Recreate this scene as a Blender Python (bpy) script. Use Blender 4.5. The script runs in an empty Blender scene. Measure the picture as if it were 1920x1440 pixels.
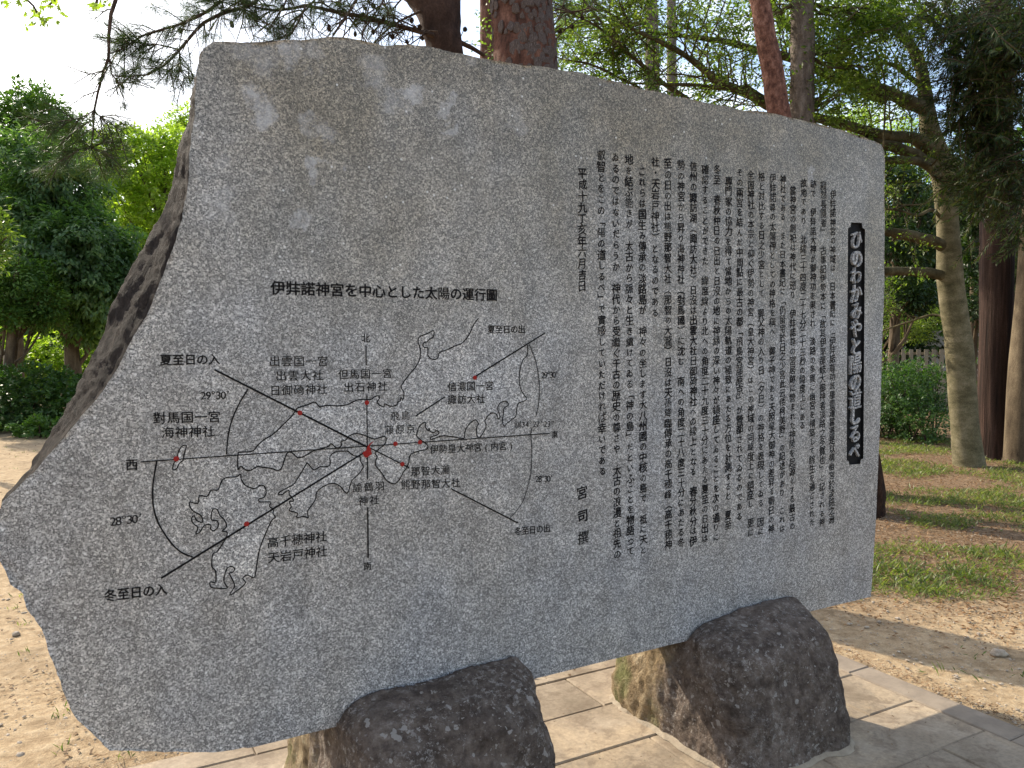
import bpy, bmesh, math, random
import numpy as np
from mathutils import Vector, Matrix, noise
from mathutils.geometry import delaunay_2d_cdt

R = random.Random(7)
NR = np.random.default_rng(11)
SC = bpy.context.scene
COL = SC.collection

# ------------------------------------------------------------------ camera, sky, sun, exposure
F = 1450.0                      # focal length in photo pixels (1920 wide)
CAMH = 1.5
PITCH = math.atan(65.0 / F)
cam_d = bpy.data.cameras.new('camera')
cam = bpy.data.objects.new('camera', cam_d)
COL.objects.link(cam)
cam.location = (0, 0, CAMH)
cam.rotation_euler = (math.pi / 2 - PITCH, 0, 0)
cam_d.sensor_width = 36
cam_d.lens = F / 1920 * 36
cam_d.clip_start = 0.05
cam_d.clip_end = 2000
SC.camera = cam

SUN_AZ = (-0.75, 0.66)
SUN_EL = math.radians(34)
hx = math.hypot(*SUN_AZ)
S = Vector((SUN_AZ[0] / hx * math.cos(SUN_EL), SUN_AZ[1] / hx * math.cos(SUN_EL), math.sin(SUN_EL)))
sun_d = bpy.data.lights.new('sun', 'SUN')
sun_d.energy = 3.5
sun_d.angle = math.radians(0.6)
sun_d.color = (1.0, 0.90, 0.74)
sun = bpy.data.objects.new('sun', sun_d)
COL.objects.link(sun)
sun.rotation_euler = S.to_track_quat('Z', 'Y').to_euler()
sun.location = (-20, 18, 20)

SC.view_settings.view_transform = 'Standard'
SC.view_settings.look = 'None'
SC.view_settings.gamma = 1
SC.view_settings.use_curve_mapping = False
SC.view_settings.exposure = 1.0

world = bpy.data.worlds.new('World')
SC.world = world
world.use_nodes = True
wn = world.node_tree.nodes
wl = world.node_tree.links
wn.clear()
w_out = wn.new('ShaderNodeOutputWorld')
w_bg = wn.new('ShaderNodeBackground')
w_bg.inputs['Strength'].default_value = 0.15
w_sky = wn.new('ShaderNodeTexSky')
w_sky.sky_type = 'NISHITA'
w_sky.sun_disc = False
w_sky.sun_elevation = SUN_EL
w_sky.sun_rotation = math.atan2(SUN_AZ[0], SUN_AZ[1])
w_sky.dust_density = 2.0
w_tc = wn.new('ShaderNodeTexCoord')
w_map = wn.new('ShaderNodeMapping')
w_map.inputs['Scale'].default_value = (1.0, 1.0, 2.4)
w_noi = wn.new('ShaderNodeTexNoise')
w_noi.inputs['Scale'].default_value = 2.6
w_noi.inputs['Detail'].default_value = 7
w_noi.inputs['Roughness'].default_value = 0.6
w_ramp = wn.new('ShaderNodeValToRGB')
w_ramp.color_ramp.elements[0].position = 0.49
w_ramp.color_ramp.elements[1].position = 0.66
w_mix = wn.new('ShaderNodeMix')
w_mix.data_type = 'RGBA'
w_mix.inputs['B'].default_value = (6.6, 6.8, 7.2, 1)
wl.new(w_tc.outputs['Generated'], w_map.inputs['Vector'])
wl.new(w_map.outputs['Vector'], w_noi.inputs['Vector'])
wl.new(w_noi.outputs['Fac'], w_ramp.inputs['Fac'])
wl.new(w_ramp.outputs['Color'], w_mix.inputs['Factor'])
wl.new(w_sky.outputs['Color'], w_mix.inputs['A'])
wl.new(w_mix.outputs['Result'], w_bg.inputs['Color'])
wl.new(w_bg.outputs['Background'], w_out.inputs['Surface'])

# ------------------------------------------------------------------ photo geometry helpers
cp, sp_ = math.cos(PITCH), math.sin(PITCH)
def ray(px, py):
    a, b = px - 960.0, 720.0 - py
    return Vector((a, F * cp + b * sp_, -F * sp_ + b * cp))
def W(px, py, Y):                     # world point at distance Y seen at this place of the photo
    r = ray(px, py)
    return Vector((0, 0, CAMH)) + r * (Y / r.y)
def G(px, py):                        # ground point
    r = ray(px, py)
    return Vector((0, 0, CAMH)) + r * (-CAMH / r.z)
ANG = math.radians(28.8)              # the slab's turn
P0 = Vector((0.793, 2.95, 0.0))
DU = Vector((math.cos(ANG), math.sin(ANG), 0))
DB = Vector((-math.sin(ANG), math.cos(ANG), 0))
def UV(px, py, back=0.0):             # (u, height) on the slab's plane, moved back by 'back'
    r = ray(px, py)
    o = Vector((0, 0, CAMH)) - P0 - DB * back
    t = -o.dot(DB) / r.dot(DB)
    p = o + r * t
    return (p.dot(DU), p.z)
def L2W(u, y, z):
    return P0 + DU * u + DB * y + Vector((0, 0, z))

# ------------------------------------------------------------------ object helpers
def thing(name, label, cat, loc=(0, 0, 0), rotz=0.0, group=None):
    o = bpy.data.objects.new(name, None)
    o.empty_display_size = 0.2
    COL.objects.link(o)
    o.location = loc
    o.rotation_euler = (0, 0, rotz)
    o['label'] = label
    o['category'] = cat
    if group:
        o['group'] = group
    return o
def setp(o, label=None, cat=None, kind=None, group=None):
    if label: o['label'] = label
    if cat: o['category'] = cat
    if kind: o['kind'] = kind
    if group: o['group'] = group
    return o
def link_mesh(name, me, mat=None, parent=None, smooth=False):
    if mat is not None:
        me.materials.append(mat)
    if smooth:
        me.polygons.foreach_set('use_smooth', [True] * len(me.polygons))
    o = bpy.data.objects.new(name, me)
    COL.objects.link(o)
    if parent is not None:
        o.parent = parent
    return o
def mesh_py(name, verts, faces, mat=None, parent=None, smooth=False):
    me = bpy.data.meshes.new(name)
    me.from_pydata([tuple(v) for v in verts], [], faces)
    me.update()
    return link_mesh(name, me, mat, parent, smooth)
def mesh_quads(name, V, nq, mat=None, parent=None, smooth=False):
    """V: (nq*4,3) array of quads"""
    me = bpy.data.meshes.new(name)
    V = np.ascontiguousarray(V, dtype=np.float32).reshape(-1, 3)
    me.vertices.add(len(V))
    me.vertices.foreach_set('co', V.ravel())
    me.loops.add(nq * 4)
    me.loops.foreach_set('vertex_index', np.arange(nq * 4, dtype=np.int32))
    me.polygons.add(nq)
    me.polygons.foreach_set('loop_start', np.arange(0, nq * 4, 4, dtype=np.int32))
    me.polygons.foreach_set('loop_total', np.full(nq, 4, dtype=np.int32))
    me.update(calc_edges=True)
    return link_mesh(name, me, mat, parent, smooth)
def rel(o, root):
    """verts were given in world space: put the object where its root stands"""
    o.matrix_parent_inverse = Matrix.LocRotScale(root.location, root.rotation_euler, None).inverted()
    return o

def leaves(name, base, axis, normal, length, width, mat, parent=None, fold=0.12, mid=0.45):
    n = len(base)
    axis = axis / (np.linalg.norm(axis, axis=1, keepdims=True) + 1e-9)
    side = np.cross(axis, normal)
    side /= (np.linalg.norm(side, axis=1, keepdims=True) + 1e-9)
    nn = np.cross(side, axis)
    L = np.asarray(length).reshape(-1, 1) * np.ones((n, 1))
    Wd = np.asarray(width).reshape(-1, 1) * np.ones((n, 1))
    V = np.empty((n, 4, 3))
    V[:, 0] = base
    V[:, 1] = base + axis * L * mid + side * Wd * .5 + nn * Wd * fold
    V[:, 2] = base + axis * L - nn * L * 0.08
    V[:, 3] = base + axis * L * mid - side * Wd * .5 + nn * Wd * fold
    return mesh_quads(name, V, n, mat, parent)

def rnd_dirs(n):
    v = NR.normal(size=(n, 3))
    return v / np.linalg.norm(v, axis=1, keepdims=True)

def resample(pts, rad, step):
    """Catmull-Rom through pts with radii; about one ring each 'step' metres"""
    P = [Vector(p) for p in pts]
    n = len(P)
    out, ro = [], []
    for i in range(n - 1):
        p0 = P[max(i - 1, 0)]; p1 = P[i]; p2 = P[i + 1]; p3 = P[min(i + 2, n - 1)]
        k = max(1, int((p2 - p1).length / step))
        for j in range(k):
            t = j / k
            a = 0.5 * ((2 * p1) + (p2 - p0) * t + (2 * p0 - 5 * p1 + 4 * p2 - p3) * t * t + (3 * p1 - p0 - 3 * p2 + p3) * t ** 3)
            out.append(a); ro.append(rad[i] * (1 - t) + rad[i + 1] * t)
    out.append(P[-1]); ro.append(rad[-1])
    return out, ro
def tube_geo(V, Fc, pts, rad, seg=8, step=0.12, disp=None, cap=True):
    pts, rad = resample(pts, rad, step)
    base = len(V)
    n = len(pts)
    t_prev = None
    up = None
    for i in range(n):
        t = (pts[min(i + 1, n - 1)] - pts[max(i - 1, 0)])
        if t.length < 1e-7: t = Vector((0, 0, 1))
        t.normalize()
        if up is None:
            up = t.orthogonal().normalized()
        else:
            up = (up - t * up.dot(t))
            up = up.normalized() if up.length > 1e-6 else t.orthogonal().normalized()
        sd = t.cross(up)
        for k in range(seg):
            a = 2 * math.pi * k / seg
            d = up * math.cos(a) + sd * math.sin(a)
            r = rad[i]
            if disp: r = r * (1 + disp(pts[i] + d * r, a, i))
            V.append(pts[i] + d * r)
    for i in range(n - 1):
        for k in range(seg):
            a = base + i * seg + k; b = base + i * seg + (k + 1) % seg
            Fc.append((a, b, b + seg, a + seg))
    if cap:
        Fc.append(tuple(base + k for k in range(seg))[::-1])
        Fc.append(tuple(base + (n - 1) * seg + k for k in range(seg)))
def tube(name, pts, rad, mat, parent=None, seg=8, step=0.12, disp=None):
    V, Fc = [], []
    tube_geo(V, Fc, pts, rad, seg, step, disp)
    o = mesh_py(name, V, Fc, mat, parent, True)
    if parent is not None: rel(o, parent)
    return o

# ------------------------------------------------------------------ materials
def mat_new(name):
    m = bpy.data.materials.new(name)
    m.use_nodes = True
    nt = m.node_tree
    for n in list(nt.nodes): nt.nodes.remove(n)
    return m, nt
class NB:
    def __init__(s, name):
        s.m, s.t = mat_new(name)
        s.out = s.n('ShaderNodeOutputMaterial')
        s.tc = s.n('ShaderNodeTexCoord')
    def n(s, t, **k):
        x = s.t.nodes.new(t)
        for a, b in k.items(): setattr(x, a, b)
        return x
    def l(s, a, b): s.t.links.new(a, b)
    def val(s, node, sock, v):
        if hasattr(v, 'is_output'): s.l(v, node.inputs[sock])
        else: node.inputs[sock].default_value = v
    def noise(s, scale, detail=4, rough=.55, vec=None, dist=0.0):
        x = s.n('ShaderNodeTexNoise')
        x.inputs['Scale'].default_value = scale
        x.inputs['Detail'].default_value = detail
        x.inputs['Roughness'].default_value = rough
        x.inputs['Distortion'].default_value = dist
        s.l(vec if vec is not None else s.tc.outputs['Object'], x.inputs['Vector'])
        return x.outputs['Fac']
    def vor(s, scale, feature='F1', out='Distance', vec=None, rnd=1.0):
        x = s.n('ShaderNodeTexVoronoi', feature=feature)
        x.inputs['Scale'].default_value = scale
        if 'Randomness' in x.inputs: x.inputs['Randomness'].default_value = rnd
        s.l(vec if vec is not None else s.tc.outputs['Object'], x.inputs['Vector'])
        return x.outputs[out]
    def mapv(s, scale, src='Object'):
        x = s.n('ShaderNodeMapping')
        x.inputs['Scale'].default_value = scale
        s.l(s.tc.outputs[src], x.inputs['Vector'])
        return x.outputs['Vector']
    def ramp(s, fac, stops, interp='LINEAR'):
        x = s.n('ShaderNodeValToRGB')
        cr = x.color_ramp
        cr.interpolation = interp
        while len(cr.elements) < len(stops): cr.elements.new(0.5)
        for e, (p, c) in zip(cr.elements, stops):
            e.position = p
            e.color = (c, c, c, 1) if isinstance(c, (int, float)) else (*c, 1)
        s.l(fac, x.inputs['Fac'])
        return x.outputs['Color']
    def mix(s, f, a, b, mode='MIX'):
        x = s.n('ShaderNodeMix', data_type='RGBA', blend_type=mode)
        for k, v in (('Factor', f), ('A', a), ('B', b)):
            if hasattr(v, 'is_output'): s.l(v, x.inputs[k])
            elif k == 'Factor': x.inputs[k].default_value = v
            else: x.inputs[k].default_value = (*v, 1) if len(v) == 3 else v
        return x.outputs['Result']
    def math(s, op, a, b=0.0, clamp=False):
        x = s.n('ShaderNodeMath', operation=op, use_clamp=clamp)
        for i, v in enumerate((a, b)):
            if hasattr(v, 'is_output'): s.l(v, x.inputs[i])
            else: x.inputs[i].default_value = v
        return x.outputs[0]
    def bump(s, h, strength=.4, dist=.01, nrm=None):
        x = s.n('ShaderNodeBump')
        x.inputs['Strength'].default_value = strength
        x.inputs['Distance'].default_value = dist
        s.l(h, x.inputs['Height'])
        if nrm is not None: s.l(nrm, x.inputs['Normal'])
        return x.outputs['Normal']
    def bsdf(s, col, rough=.7, nrm=None, spec=.5):
        x = s.n('ShaderNodeBsdfPrincipled')
        if hasattr(col, 'is_output'): s.l(col, x.inputs['Base Color'])
        else: x.inputs['Base Color'].default_value = (*col, 1)
        if hasattr(rough, 'is_output'): s.l(rough, x.inputs['Roughness'])
        else: x.inputs['Roughness'].default_value = rough
        x.inputs['Specular IOR Level'].default_value = spec
        if nrm is not None: s.l(nrm, x.inputs['Normal'])
        s.l(x.outputs[0], s.out.inputs['Surface'])
        return x

def granite(name, lo=1.0, rough=.33, stain_and_reflection=True, gain=1.0):
    b = NB(name)
    c1 = b.n('ShaderNodeTexVoronoi'); c1.inputs['Scale'].default_value = 245 * lo
    b.l(b.tc.outputs['Object'], c1.inputs['Vector'])
    sepc = b.n('ShaderNodeSeparateColor'); b.l(c1.outputs['Color'], sepc.inputs[0])
    g = gain
    cell = b.ramp(sepc.outputs[0], [(0.0, (.012 * g, .012 * g, .014 * g)), (.26, (.04 * g, .04 * g, .043 * g)), (.40, (.15 * g, .148 * g, .150 * g)),
                                    (.72, (.30 * g, .296 * g, .292 * g)), (.84, (.44 * g, .435 * g, .43 * g)), (1.0, (.66 * g, .65 * g, .64 * g))])
    fine = b.noise(420 * lo, 3, .7)
    cell2 = b.mix(.46, cell, b.ramp(fine, [(.39, .015 * g), (.5, .19 * g), (.60, .55 * g)]))
    med = b.ramp(b.noise(9, 5, .6), [(.35, .82), (.65, 1.12)])
    col = b.mix(1.0, cell2, med, 'MULTIPLY')
    if stain_and_reflection:
        # weathering: olive-brown film near the top, bluish clean stone low down
        sx = b.n('ShaderNodeSeparateXYZ'); b.l(b.tc.outputs['Object'], sx.inputs[0])
        top = b.math('MULTIPLY', b.math('SUBTRACT', sx.outputs[2], 1.55), 1.25)
        nz = b.math('MULTIPLY', b.math('SUBTRACT', b.noise(2.4, 6, .62, vec=b.mapv((1.0, 1.0, .6))), .5), 2.4)
        f = b.math('ADD', top, nz, True)
        film = b.mix(b.math('MULTIPLY', f, .85), (1, 1, 1), (.62, .545, .40))
        col = b.mix(1.0, col, film, 'MULTIPLY')
        nz2 = b.ramp(b.noise(1.7, 4, .6, vec=b.mapv((1.3, 1, 1.0))), [(.40, (1.05, 1.01, .95)), (.62, (.97, .98, 1.0))])
        col = b.mix(.8, col, b.mix(1.0, col, nz2, 'MULTIPLY'))
        # sky reflections painted into the colour: soft pale blotches on the upper face
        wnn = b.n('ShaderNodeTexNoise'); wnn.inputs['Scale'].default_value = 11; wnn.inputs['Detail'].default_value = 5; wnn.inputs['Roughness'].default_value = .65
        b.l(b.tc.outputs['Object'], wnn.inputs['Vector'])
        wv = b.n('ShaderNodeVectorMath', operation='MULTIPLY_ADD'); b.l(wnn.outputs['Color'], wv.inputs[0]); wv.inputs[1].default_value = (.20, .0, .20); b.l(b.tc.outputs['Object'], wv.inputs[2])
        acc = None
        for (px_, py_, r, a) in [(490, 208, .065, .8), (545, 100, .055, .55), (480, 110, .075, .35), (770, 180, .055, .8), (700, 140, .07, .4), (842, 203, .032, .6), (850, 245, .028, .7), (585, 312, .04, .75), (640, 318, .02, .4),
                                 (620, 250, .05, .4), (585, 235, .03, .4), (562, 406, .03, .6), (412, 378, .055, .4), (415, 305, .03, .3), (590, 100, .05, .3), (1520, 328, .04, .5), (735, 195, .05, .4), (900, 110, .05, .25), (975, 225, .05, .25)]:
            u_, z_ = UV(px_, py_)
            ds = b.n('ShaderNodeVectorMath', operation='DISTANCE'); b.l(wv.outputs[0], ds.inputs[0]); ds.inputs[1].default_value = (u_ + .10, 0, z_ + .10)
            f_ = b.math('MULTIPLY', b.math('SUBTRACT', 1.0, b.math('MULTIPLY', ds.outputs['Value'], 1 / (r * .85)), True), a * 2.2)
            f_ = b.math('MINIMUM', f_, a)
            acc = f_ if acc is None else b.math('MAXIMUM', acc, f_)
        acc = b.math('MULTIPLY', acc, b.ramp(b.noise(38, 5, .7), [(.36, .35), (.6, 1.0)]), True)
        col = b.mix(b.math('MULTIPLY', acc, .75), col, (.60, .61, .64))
        # streaks of old rain dirt, a darker foot, sparse large white crystals
        stz = b.ramp(b.noise(7, 6, .65, vec=b.mapv((3.2, 1, .22))), [(.42, 1.0), (.70, .90)])
        col = b.mix(1.0, col, stz, 'MULTIPLY')
        big = b.n('ShaderNodeTexVoronoi'); big.inputs['Scale'].default_value = 44; b.l(b.tc.outputs['Object'], big.inputs['Vector'])
        bs = b.n('ShaderNodeSeparateColor'); b.l(big.outputs['Color'], bs.inputs[0])
        wc = b.math('MULTIPLY', b.ramp(bs.outputs[1], [(.972, 0.0), (.975, 1.0)]), b.ramp(big.outputs['Distance'], [(.12, 1.0), (.17, 0.0)]))
        col = b.mix(b.math('MULTIPLY', wc, .8), col, (.75, .75, .74))
    nrm = b.bump(b.noise(600, 2, .6), .12, .001)
    b.bsdf(col, rough, nrm, .5)
    return b.m
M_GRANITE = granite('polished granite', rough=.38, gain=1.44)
M_LAND = granite('rough dressed granite', rough=.62, gain=1.72)
M_LETTER = granite('raised granite', rough=.7, gain=1.6, stain_and_reflection=False)

def broken_stone():
    b = NB('broken stone edge')
    mp_ = b.n('ShaderNodeMapping'); mp_.inputs['Rotation'].default_value = (0, .6, 0); mp_.inputs['Scale'].default_value = (2.4, 1.2, .7); b.l(b.tc.outputs['Object'], mp_.inputs['Vector'])
    n1 = b.noise(22, 12, .8, vec=mp_.outputs['Vector'], dist=.6)
    n2 = b.noise(90, 6, .75)
    col = b.ramp(n1, [(.36, (.014, .010, .009)), (.48, (.036, .027, .022)), (.58, (.066, .050, .042)), (.70, (.20, .155, .122))])
    col = b.mix(1.0, col, b.ramp(n2, [(.3, .55), (.6, 1.25)]), 'MULTIPLY')
    h = b.math('ADD', b.math('MULTIPLY', n1, 1.4), b.math('MULTIPLY', n2, .6))
    b.bsdf(col, .9, b.bump(h, 1.0, .06), .2)
    return b.m
M_BROKEN = broken_stone()

def paint(name, col, worn=.18):
    b = NB(name)
    sp = b.ramp(b.noise(520, 2, .6), [(.60, 0.0), (.66, 1.0)])
    c = b.mix(b.math('MULTIPLY', sp, worn), col, (.25, .25, .25))
    b.bsdf(c, .7, b.bump(b.noise(500, 2, .6), .3, .001), .12)
    return b.m
M_INK = paint('black carved paint', (.009, .008, .009), .05)
M_INK2 = paint('thin worn carved paint', (.012, .011, .012), .15)
M_RED = paint('red paint', (.30, .022, .018), .25)
M_PANEL = paint('black title panel', (.012, .012, .013), .08)

def boulder_mat(name, seed):
    b = NB(name)
    sx = b.n('ShaderNodeSeparateXYZ'); b.l(b.tc.outputs['Object'], sx.inputs[0])
    off = b.n('ShaderNodeMapping'); off.inputs['Location'].default_value = (seed, seed * 2, seed); b.l(b.tc.outputs['Object'], off.inputs['Vector'])
    ov = off.outputs['Vector']
    wn_ = b.n('ShaderNodeTexNoise'); wn_.inputs['Scale'].default_value = 38; wn_.inputs['Detail'].default_value = 3; b.l(ov, wn_.inputs['Vector'])
    wp = b.n('ShaderNodeVectorMath', operation='MULTIPLY_ADD'); b.l(wn_.outputs['Color'], wp.inputs[0]); wp.inputs[1].default_value = (.045, .045, .045); b.l(ov, wp.inputs[2])
    wv = wp.outputs[0]
    n0 = b.noise(3.5, 6, .6, vec=ov)
    nf = b.noise(45, 6, .7, vec=ov)
    dark = b.ramp(b.noise(20, 10, .78, vec=ov), [(.3, (.046, .034, .026)), (.46, (.145, .110, .088)), (.58, (.24, .19, .155)), (.70, (.40, .335, .285))])
    big = b.ramp(b.noise(2.6, 5, .6, vec=ov), [(.35, .72), (.65, 1.3)])
    dark = b.mix(1.0, dark, big, 'MULTIPLY')
    v = b.n('ShaderNodeTexVoronoi'); v.inputs['Scale'].default_value = 34; b.l(wv, v.inputs['Vector'])
    sc_ = b.n('ShaderNodeSeparateColor'); b.l(v.outputs['Color'], sc_.inputs[0])
    sz = b.math('MULTIPLY', b.math('POWER', sc_.outputs[0], 4.0), .42)
    sp = b.ramp(b.math('SUBTRACT', sz, v.outputs['Distance']), [(.0, 0.0), (.05, 1.0)])
    v2 = b.n('ShaderNodeTexVoronoi'); v2.inputs['Scale'].default_value = 90; b.l(wv, v2.inputs['Vector'])
    sc2 = b.n('ShaderNodeSeparateColor'); b.l(v2.outputs['Color'], sc2.inputs[0])
    sz2 = b.math('MULTIPLY', b.math('POWER', sc2.outputs[0], 3.0), .5)
    sp2 = b.ramp(b.math('SUBTRACT', sz2, v2.outputs['Distance']), [(.0, 0.0), (.08, 1.0)])
    sp2 = b.math('MULTIPLY', sp2, b.ramp(b.noise(5, 4, .7, vec=ov), [(.42, 0.0), (.56, 1.0)]))
    crust = b.math('MULTIPLY', b.ramp(b.noise(48, 9, .85, vec=ov), [(.535, 0.0), (.56, 1.0)]), b.ramp(b.noise(4.4, 6, .72, vec=ov), [(.47, 0.0), (.56, 1.0)]))
    s = b.math('MAXIMUM', b.math('MAXIMUM', sp, sp2), b.math('MULTIPLY', crust, .8))
    skin = b.mix(b.math('MULTIPLY', s, .8), dark, (.50, .455, .41))
    tan = b.ramp(b.noise(14, 9, .75, vec=ov), [(.3, (.10, .068, .036)), (.5, (.32, .235, .135)), (.7, (.55, .45, .30))])
    moss = b.ramp(b.noise(5, 5, .6, vec=ov), [(.54, 0.0), (.66, .7)])
    tan = b.mix(moss, tan, (.13, .16, .045))
    reg = b.math('ADD', b.math('MULTIPLY', sx.outputs[1], 9.0), b.math('MULTIPLY', b.math('SUBTRACT', n0, .5), 3.0))
    reg = b.math('ADD', b.math('ADD', reg, b.math('MULTIPLY', b.math('SUBTRACT', nf, .5), 1.6)), 0.15, True)
    col = b.mix(reg, skin, tan)
    pit = b.ramp(v.outputs['Distance'], [(.10, 0.0), (.3, 1.0)])
    h = b.math('ADD', nf, b.math('MULTIPLY', b.noise(16, 8, .7, vec=ov), 1.2))
    b.bsdf(col, .9, b.bump(h, 1.0, .028), .2)
    return b.m

def bark(name, c0, c1, c2, scale=(9, 9, 2.2), big=7.0, bump=.9, dist=.03, plates=None, rough=.9, shade=None):
    b = NB(name)
    v = b.mapv(scale)
    n1 = b.noise(big / 7, 8, .65, vec=v)
    n2 = b.noise(70, 4, .65)
    col = b.ramp(n1, [(.3, c0), (.5, c1), (.7, c2)])
    col = b.mix(1.0, col, b.ramp(n2, [(.3, .7), (.65, 1.2)]), 'MULTIPLY')
    h = n1
    if plates:
        vr = b.n('ShaderNodeTexVoronoi', feature='DISTANCE_TO_EDGE'); vr.inputs['Scale'].default_value = plates
        vv = b.n('ShaderNodeMapping'); vv.inputs['Scale'].default_value = (1.6, 1.6, .75); b.l(b.tc.outputs['Object'], vv.inputs['Vector'])
        b.l(vv.outputs['Vector'], vr.inputs['Vector'])
        e = b.ramp(vr.outputs['Distance'], [(.0, 0.0), (.09, 1.0)])
        col = b.mix(1.0, col, b.mix(e, (.25, .2, .18), (1, 1, 1)), 'MULTIPLY')
        h = b.math('ADD', b.math('MULTIPLY', n1, .5), e)
    if shade:      # another bark above (+) or below (-) this height: mossy crown wood, or the dark corky foot of a pine
        g_ = b.n('ShaderNodeNewGeometry'); sz_ = b.n('ShaderNodeSeparateXYZ'); b.l(g_.outputs['Position'], sz_.inputs[0])
        d_ = b.math('SUBTRACT', sz_.outputs[2], abs(shade[0]))
        if shade[0] < 0: d_ = b.math('MULTIPLY', d_, -1.0)
        f_ = b.math('ADD', b.math('MULTIPLY', d_, 1.4), b.math('MULTIPLY', n1, 1.0), False)
        f_ = b.ramp(f_, [(.3, 0.0), (.8, 1.0)])
        col = b.mix(f_, col, b.mix(1.0, col, (shade[1], shade[1] * .98, shade[1] * .8), 'MULTIPLY'))
    b.bsdf(col, rough, b.bump(h, bump, dist), .2)
    return b.m
M_PINE_RED = bark('orange inner pine bark', (.035, .018, .013), (.105, .048, .033), (.20, .105, .075), (16, 16, 7), 7, .9, .015, None)
M_PINE_GREY = bark('grey flaking pine plates', (.040, .028, .024), (.10, .076, .066), (.19, .155, .14), (8, 8, 4), 7, .8, .008, None)
M_PINE_DARK = bark('dark pine bark', (.018, .010, .008), (.05, .030, .022), (.10, .06, .045), (6, 6, 3), 7, 1.0, .03, None)
M_RED_THIN = bark('red thin pine bark', (.045, .020, .015), (.155, .070, .048), (.30, .16, .118), (22, 22, 14), 7, 1.0, .02, None, .9, (-2.4, .22))
M_SMOOTH = bark('smooth pale green-brown bark', (.070, .062, .032), (.145, .125, .070), (.24, .205, .13), (5, 5, 9), 7, .6, .02, None, .9, (4.4, .42))
M_LIMB = bark('mossy limb bark', (.03, .025, .012), (.085, .070, .035), (.18, .155, .09), (5, 5, 5), 7, .7, .02)
M_CEDAR = bark('brown stringy cedar bark', (.012, .007, .005), (.038, .021, .015), (.085, .050, .037), (16, 16, .9), 7, 1.0, .03)
M_GREYBARK = bark('grey brown rough bark', (.06, .045, .035), (.14, .11, .09), (.24, .20, .17), (14, 14, 5), 7, 1.0, .03, None)
M_TRUNK = bark('brown trunk bark', (.05, .035, .022), (.11, .082, .052), (.2, .155, .1), (6, 6, 2), 7, .7, .02)  # plain brown base colour, mottled by noise

def leaf(name, ca, cb, cc, trans=.45, rough=.45, spec=.35, tcol=None):
    b = NB(name)
    g = b.n('ShaderNodeNewGeometry')
    nz = b.noise(1.1, 3, .6)
    f = b.math('ADD', b.math('MULTIPLY', g.outputs['Random Per Island'], .62), b.math('MULTIPLY', b.math('SUBTRACT', nz, .31), 1.0))
    col = b.ramp(f, [(.15, ca), (.5, cb), (.9, cc)])
    p = b.bsdf(col, rough, None, spec)
    tr = b.n('ShaderNodeBsdfTranslucent')
    tc = b.mix(1.0, col, tcol or (1.5, 1.75, .55), 'MULTIPLY')
    b.l(tc, tr.inputs['Color'])
    mx = b.n('ShaderNodeMixShader'); mx.inputs[0].default_value = trans
    b.l(p.outputs[0], mx.inputs[1]); b.l(tr.outputs[0], mx.inputs[2])
    b.l(mx.outputs[0], b.out.inputs['Surface'])
    return b.m
M_LEAF_DARK = leaf('dark glossy leaves', (.052, .105, .040), (.10, .175, .068), (.19, .28, .115), .55, .38, .5)
M_LEAF_MID = leaf('mid green leaves', (.045, .10, .022), (.085, .16, .035), (.14, .23, .05), .42)
M_LEAF_YEL = leaf('yellow green leaves', (.17, .24, .04), (.28, .36, .06), (.40, .46, .10), .6)
M_LEAF_FRESH = leaf('light leaves', (.055, .095, .022), (.115, .165, .036), (.21, .25, .07), .5)
M_LEAF_SHADE = leaf('shade-darkened leaves', (.012, .028, .009), (.028, .055, .017), (.06, .095, .03), .3)  # leaf colour darkened to carry the shade between the back trunks
M_LEAF_SHRUB = leaf('shrub leaves', (.028, .065, .018), (.055, .115, .028), (.11, .18, .045), .35)
M_LEAF_FEATHER = leaf('feathery dark leaves', (.014, .030, .009), (.036, .062, .017), (.11, .115, .04), .35)
M_NEEDLE = leaf('pine needles', (.020, .040, .013), (.042, .072, .022), (.08, .11, .035), .25, .5)
M_GRASS = leaf('grass blades', (.06, .095, .025), (.13, .17, .045), (.27, .27, .10), .4)
M_LITTER = leaf('fallen leaf litter', (.11, .06, .03), (.25, .145, .075), (.42, .29, .16), .15, .8, .2, (1.2, .9, .5))
M_LITTER_DRY = leaf('dry curled leaves', (.10, .06, .035), (.24, .16, .09), (.38, .28, .17), .1, .8, .2, (1.1, .9, .6))
M_CONE = bark('pine cone scales', (.015, .010, .008), (.04, .026, .018), (.07, .045, .03), (20, 20, 20), 7, .6, .004)
M_TWIG = bark('thin twig bark', (.03, .018, .012), (.07, .045, .032), (.12, .085, .062), (12, 12, 12), 7, .4, .004)

def paving_mat():
    b = NB('paving stone')
    oi = b.n('ShaderNodeObjectInfo')
    n1 = b.noise(3.2, 6, .62)
    n2 = b.noise(60, 5, .7)
    n3 = b.noise(11, 6, .7, dist=.4)
    col = b.ramp(n1, [(.3, (.20, .155, .105)), (.5, (.33, .262, .185)), (.7, (.44, .36, .265))])
    col = b.mix(1.0, col, b.ramp(n2, [(.3, .8), (.65, 1.12)]), 'MULTIPLY')
    sd = b.ramp(b.noise(1.6, 8, .72, dist=.6), [(.50, 0.0), (.60, .75)])
    col = b.mix(sd, col, b.mix(1.0, (.46, .355, .235), b.ramp(n2, [(.3, .75), (.65, 1.15)]), 'MULTIPLY'))
    st = b.ramp(n3, [(.50, 0.0), (.62, .6)])
    col = b.mix(st, col, (.19, .14, .095))
    col = b.mix(1.0, col, b.ramp(oi.outputs['Random'], [(0, .82), (1, 1.08)]), 'MULTIPLY')
    b.bsdf(col, .8, b.bump(b.math('ADD', n2, b.math('MULTIPLY', n1, .6)), .35, .006), .25)
    return b.m
M_PAVE = paving_mat()

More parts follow.
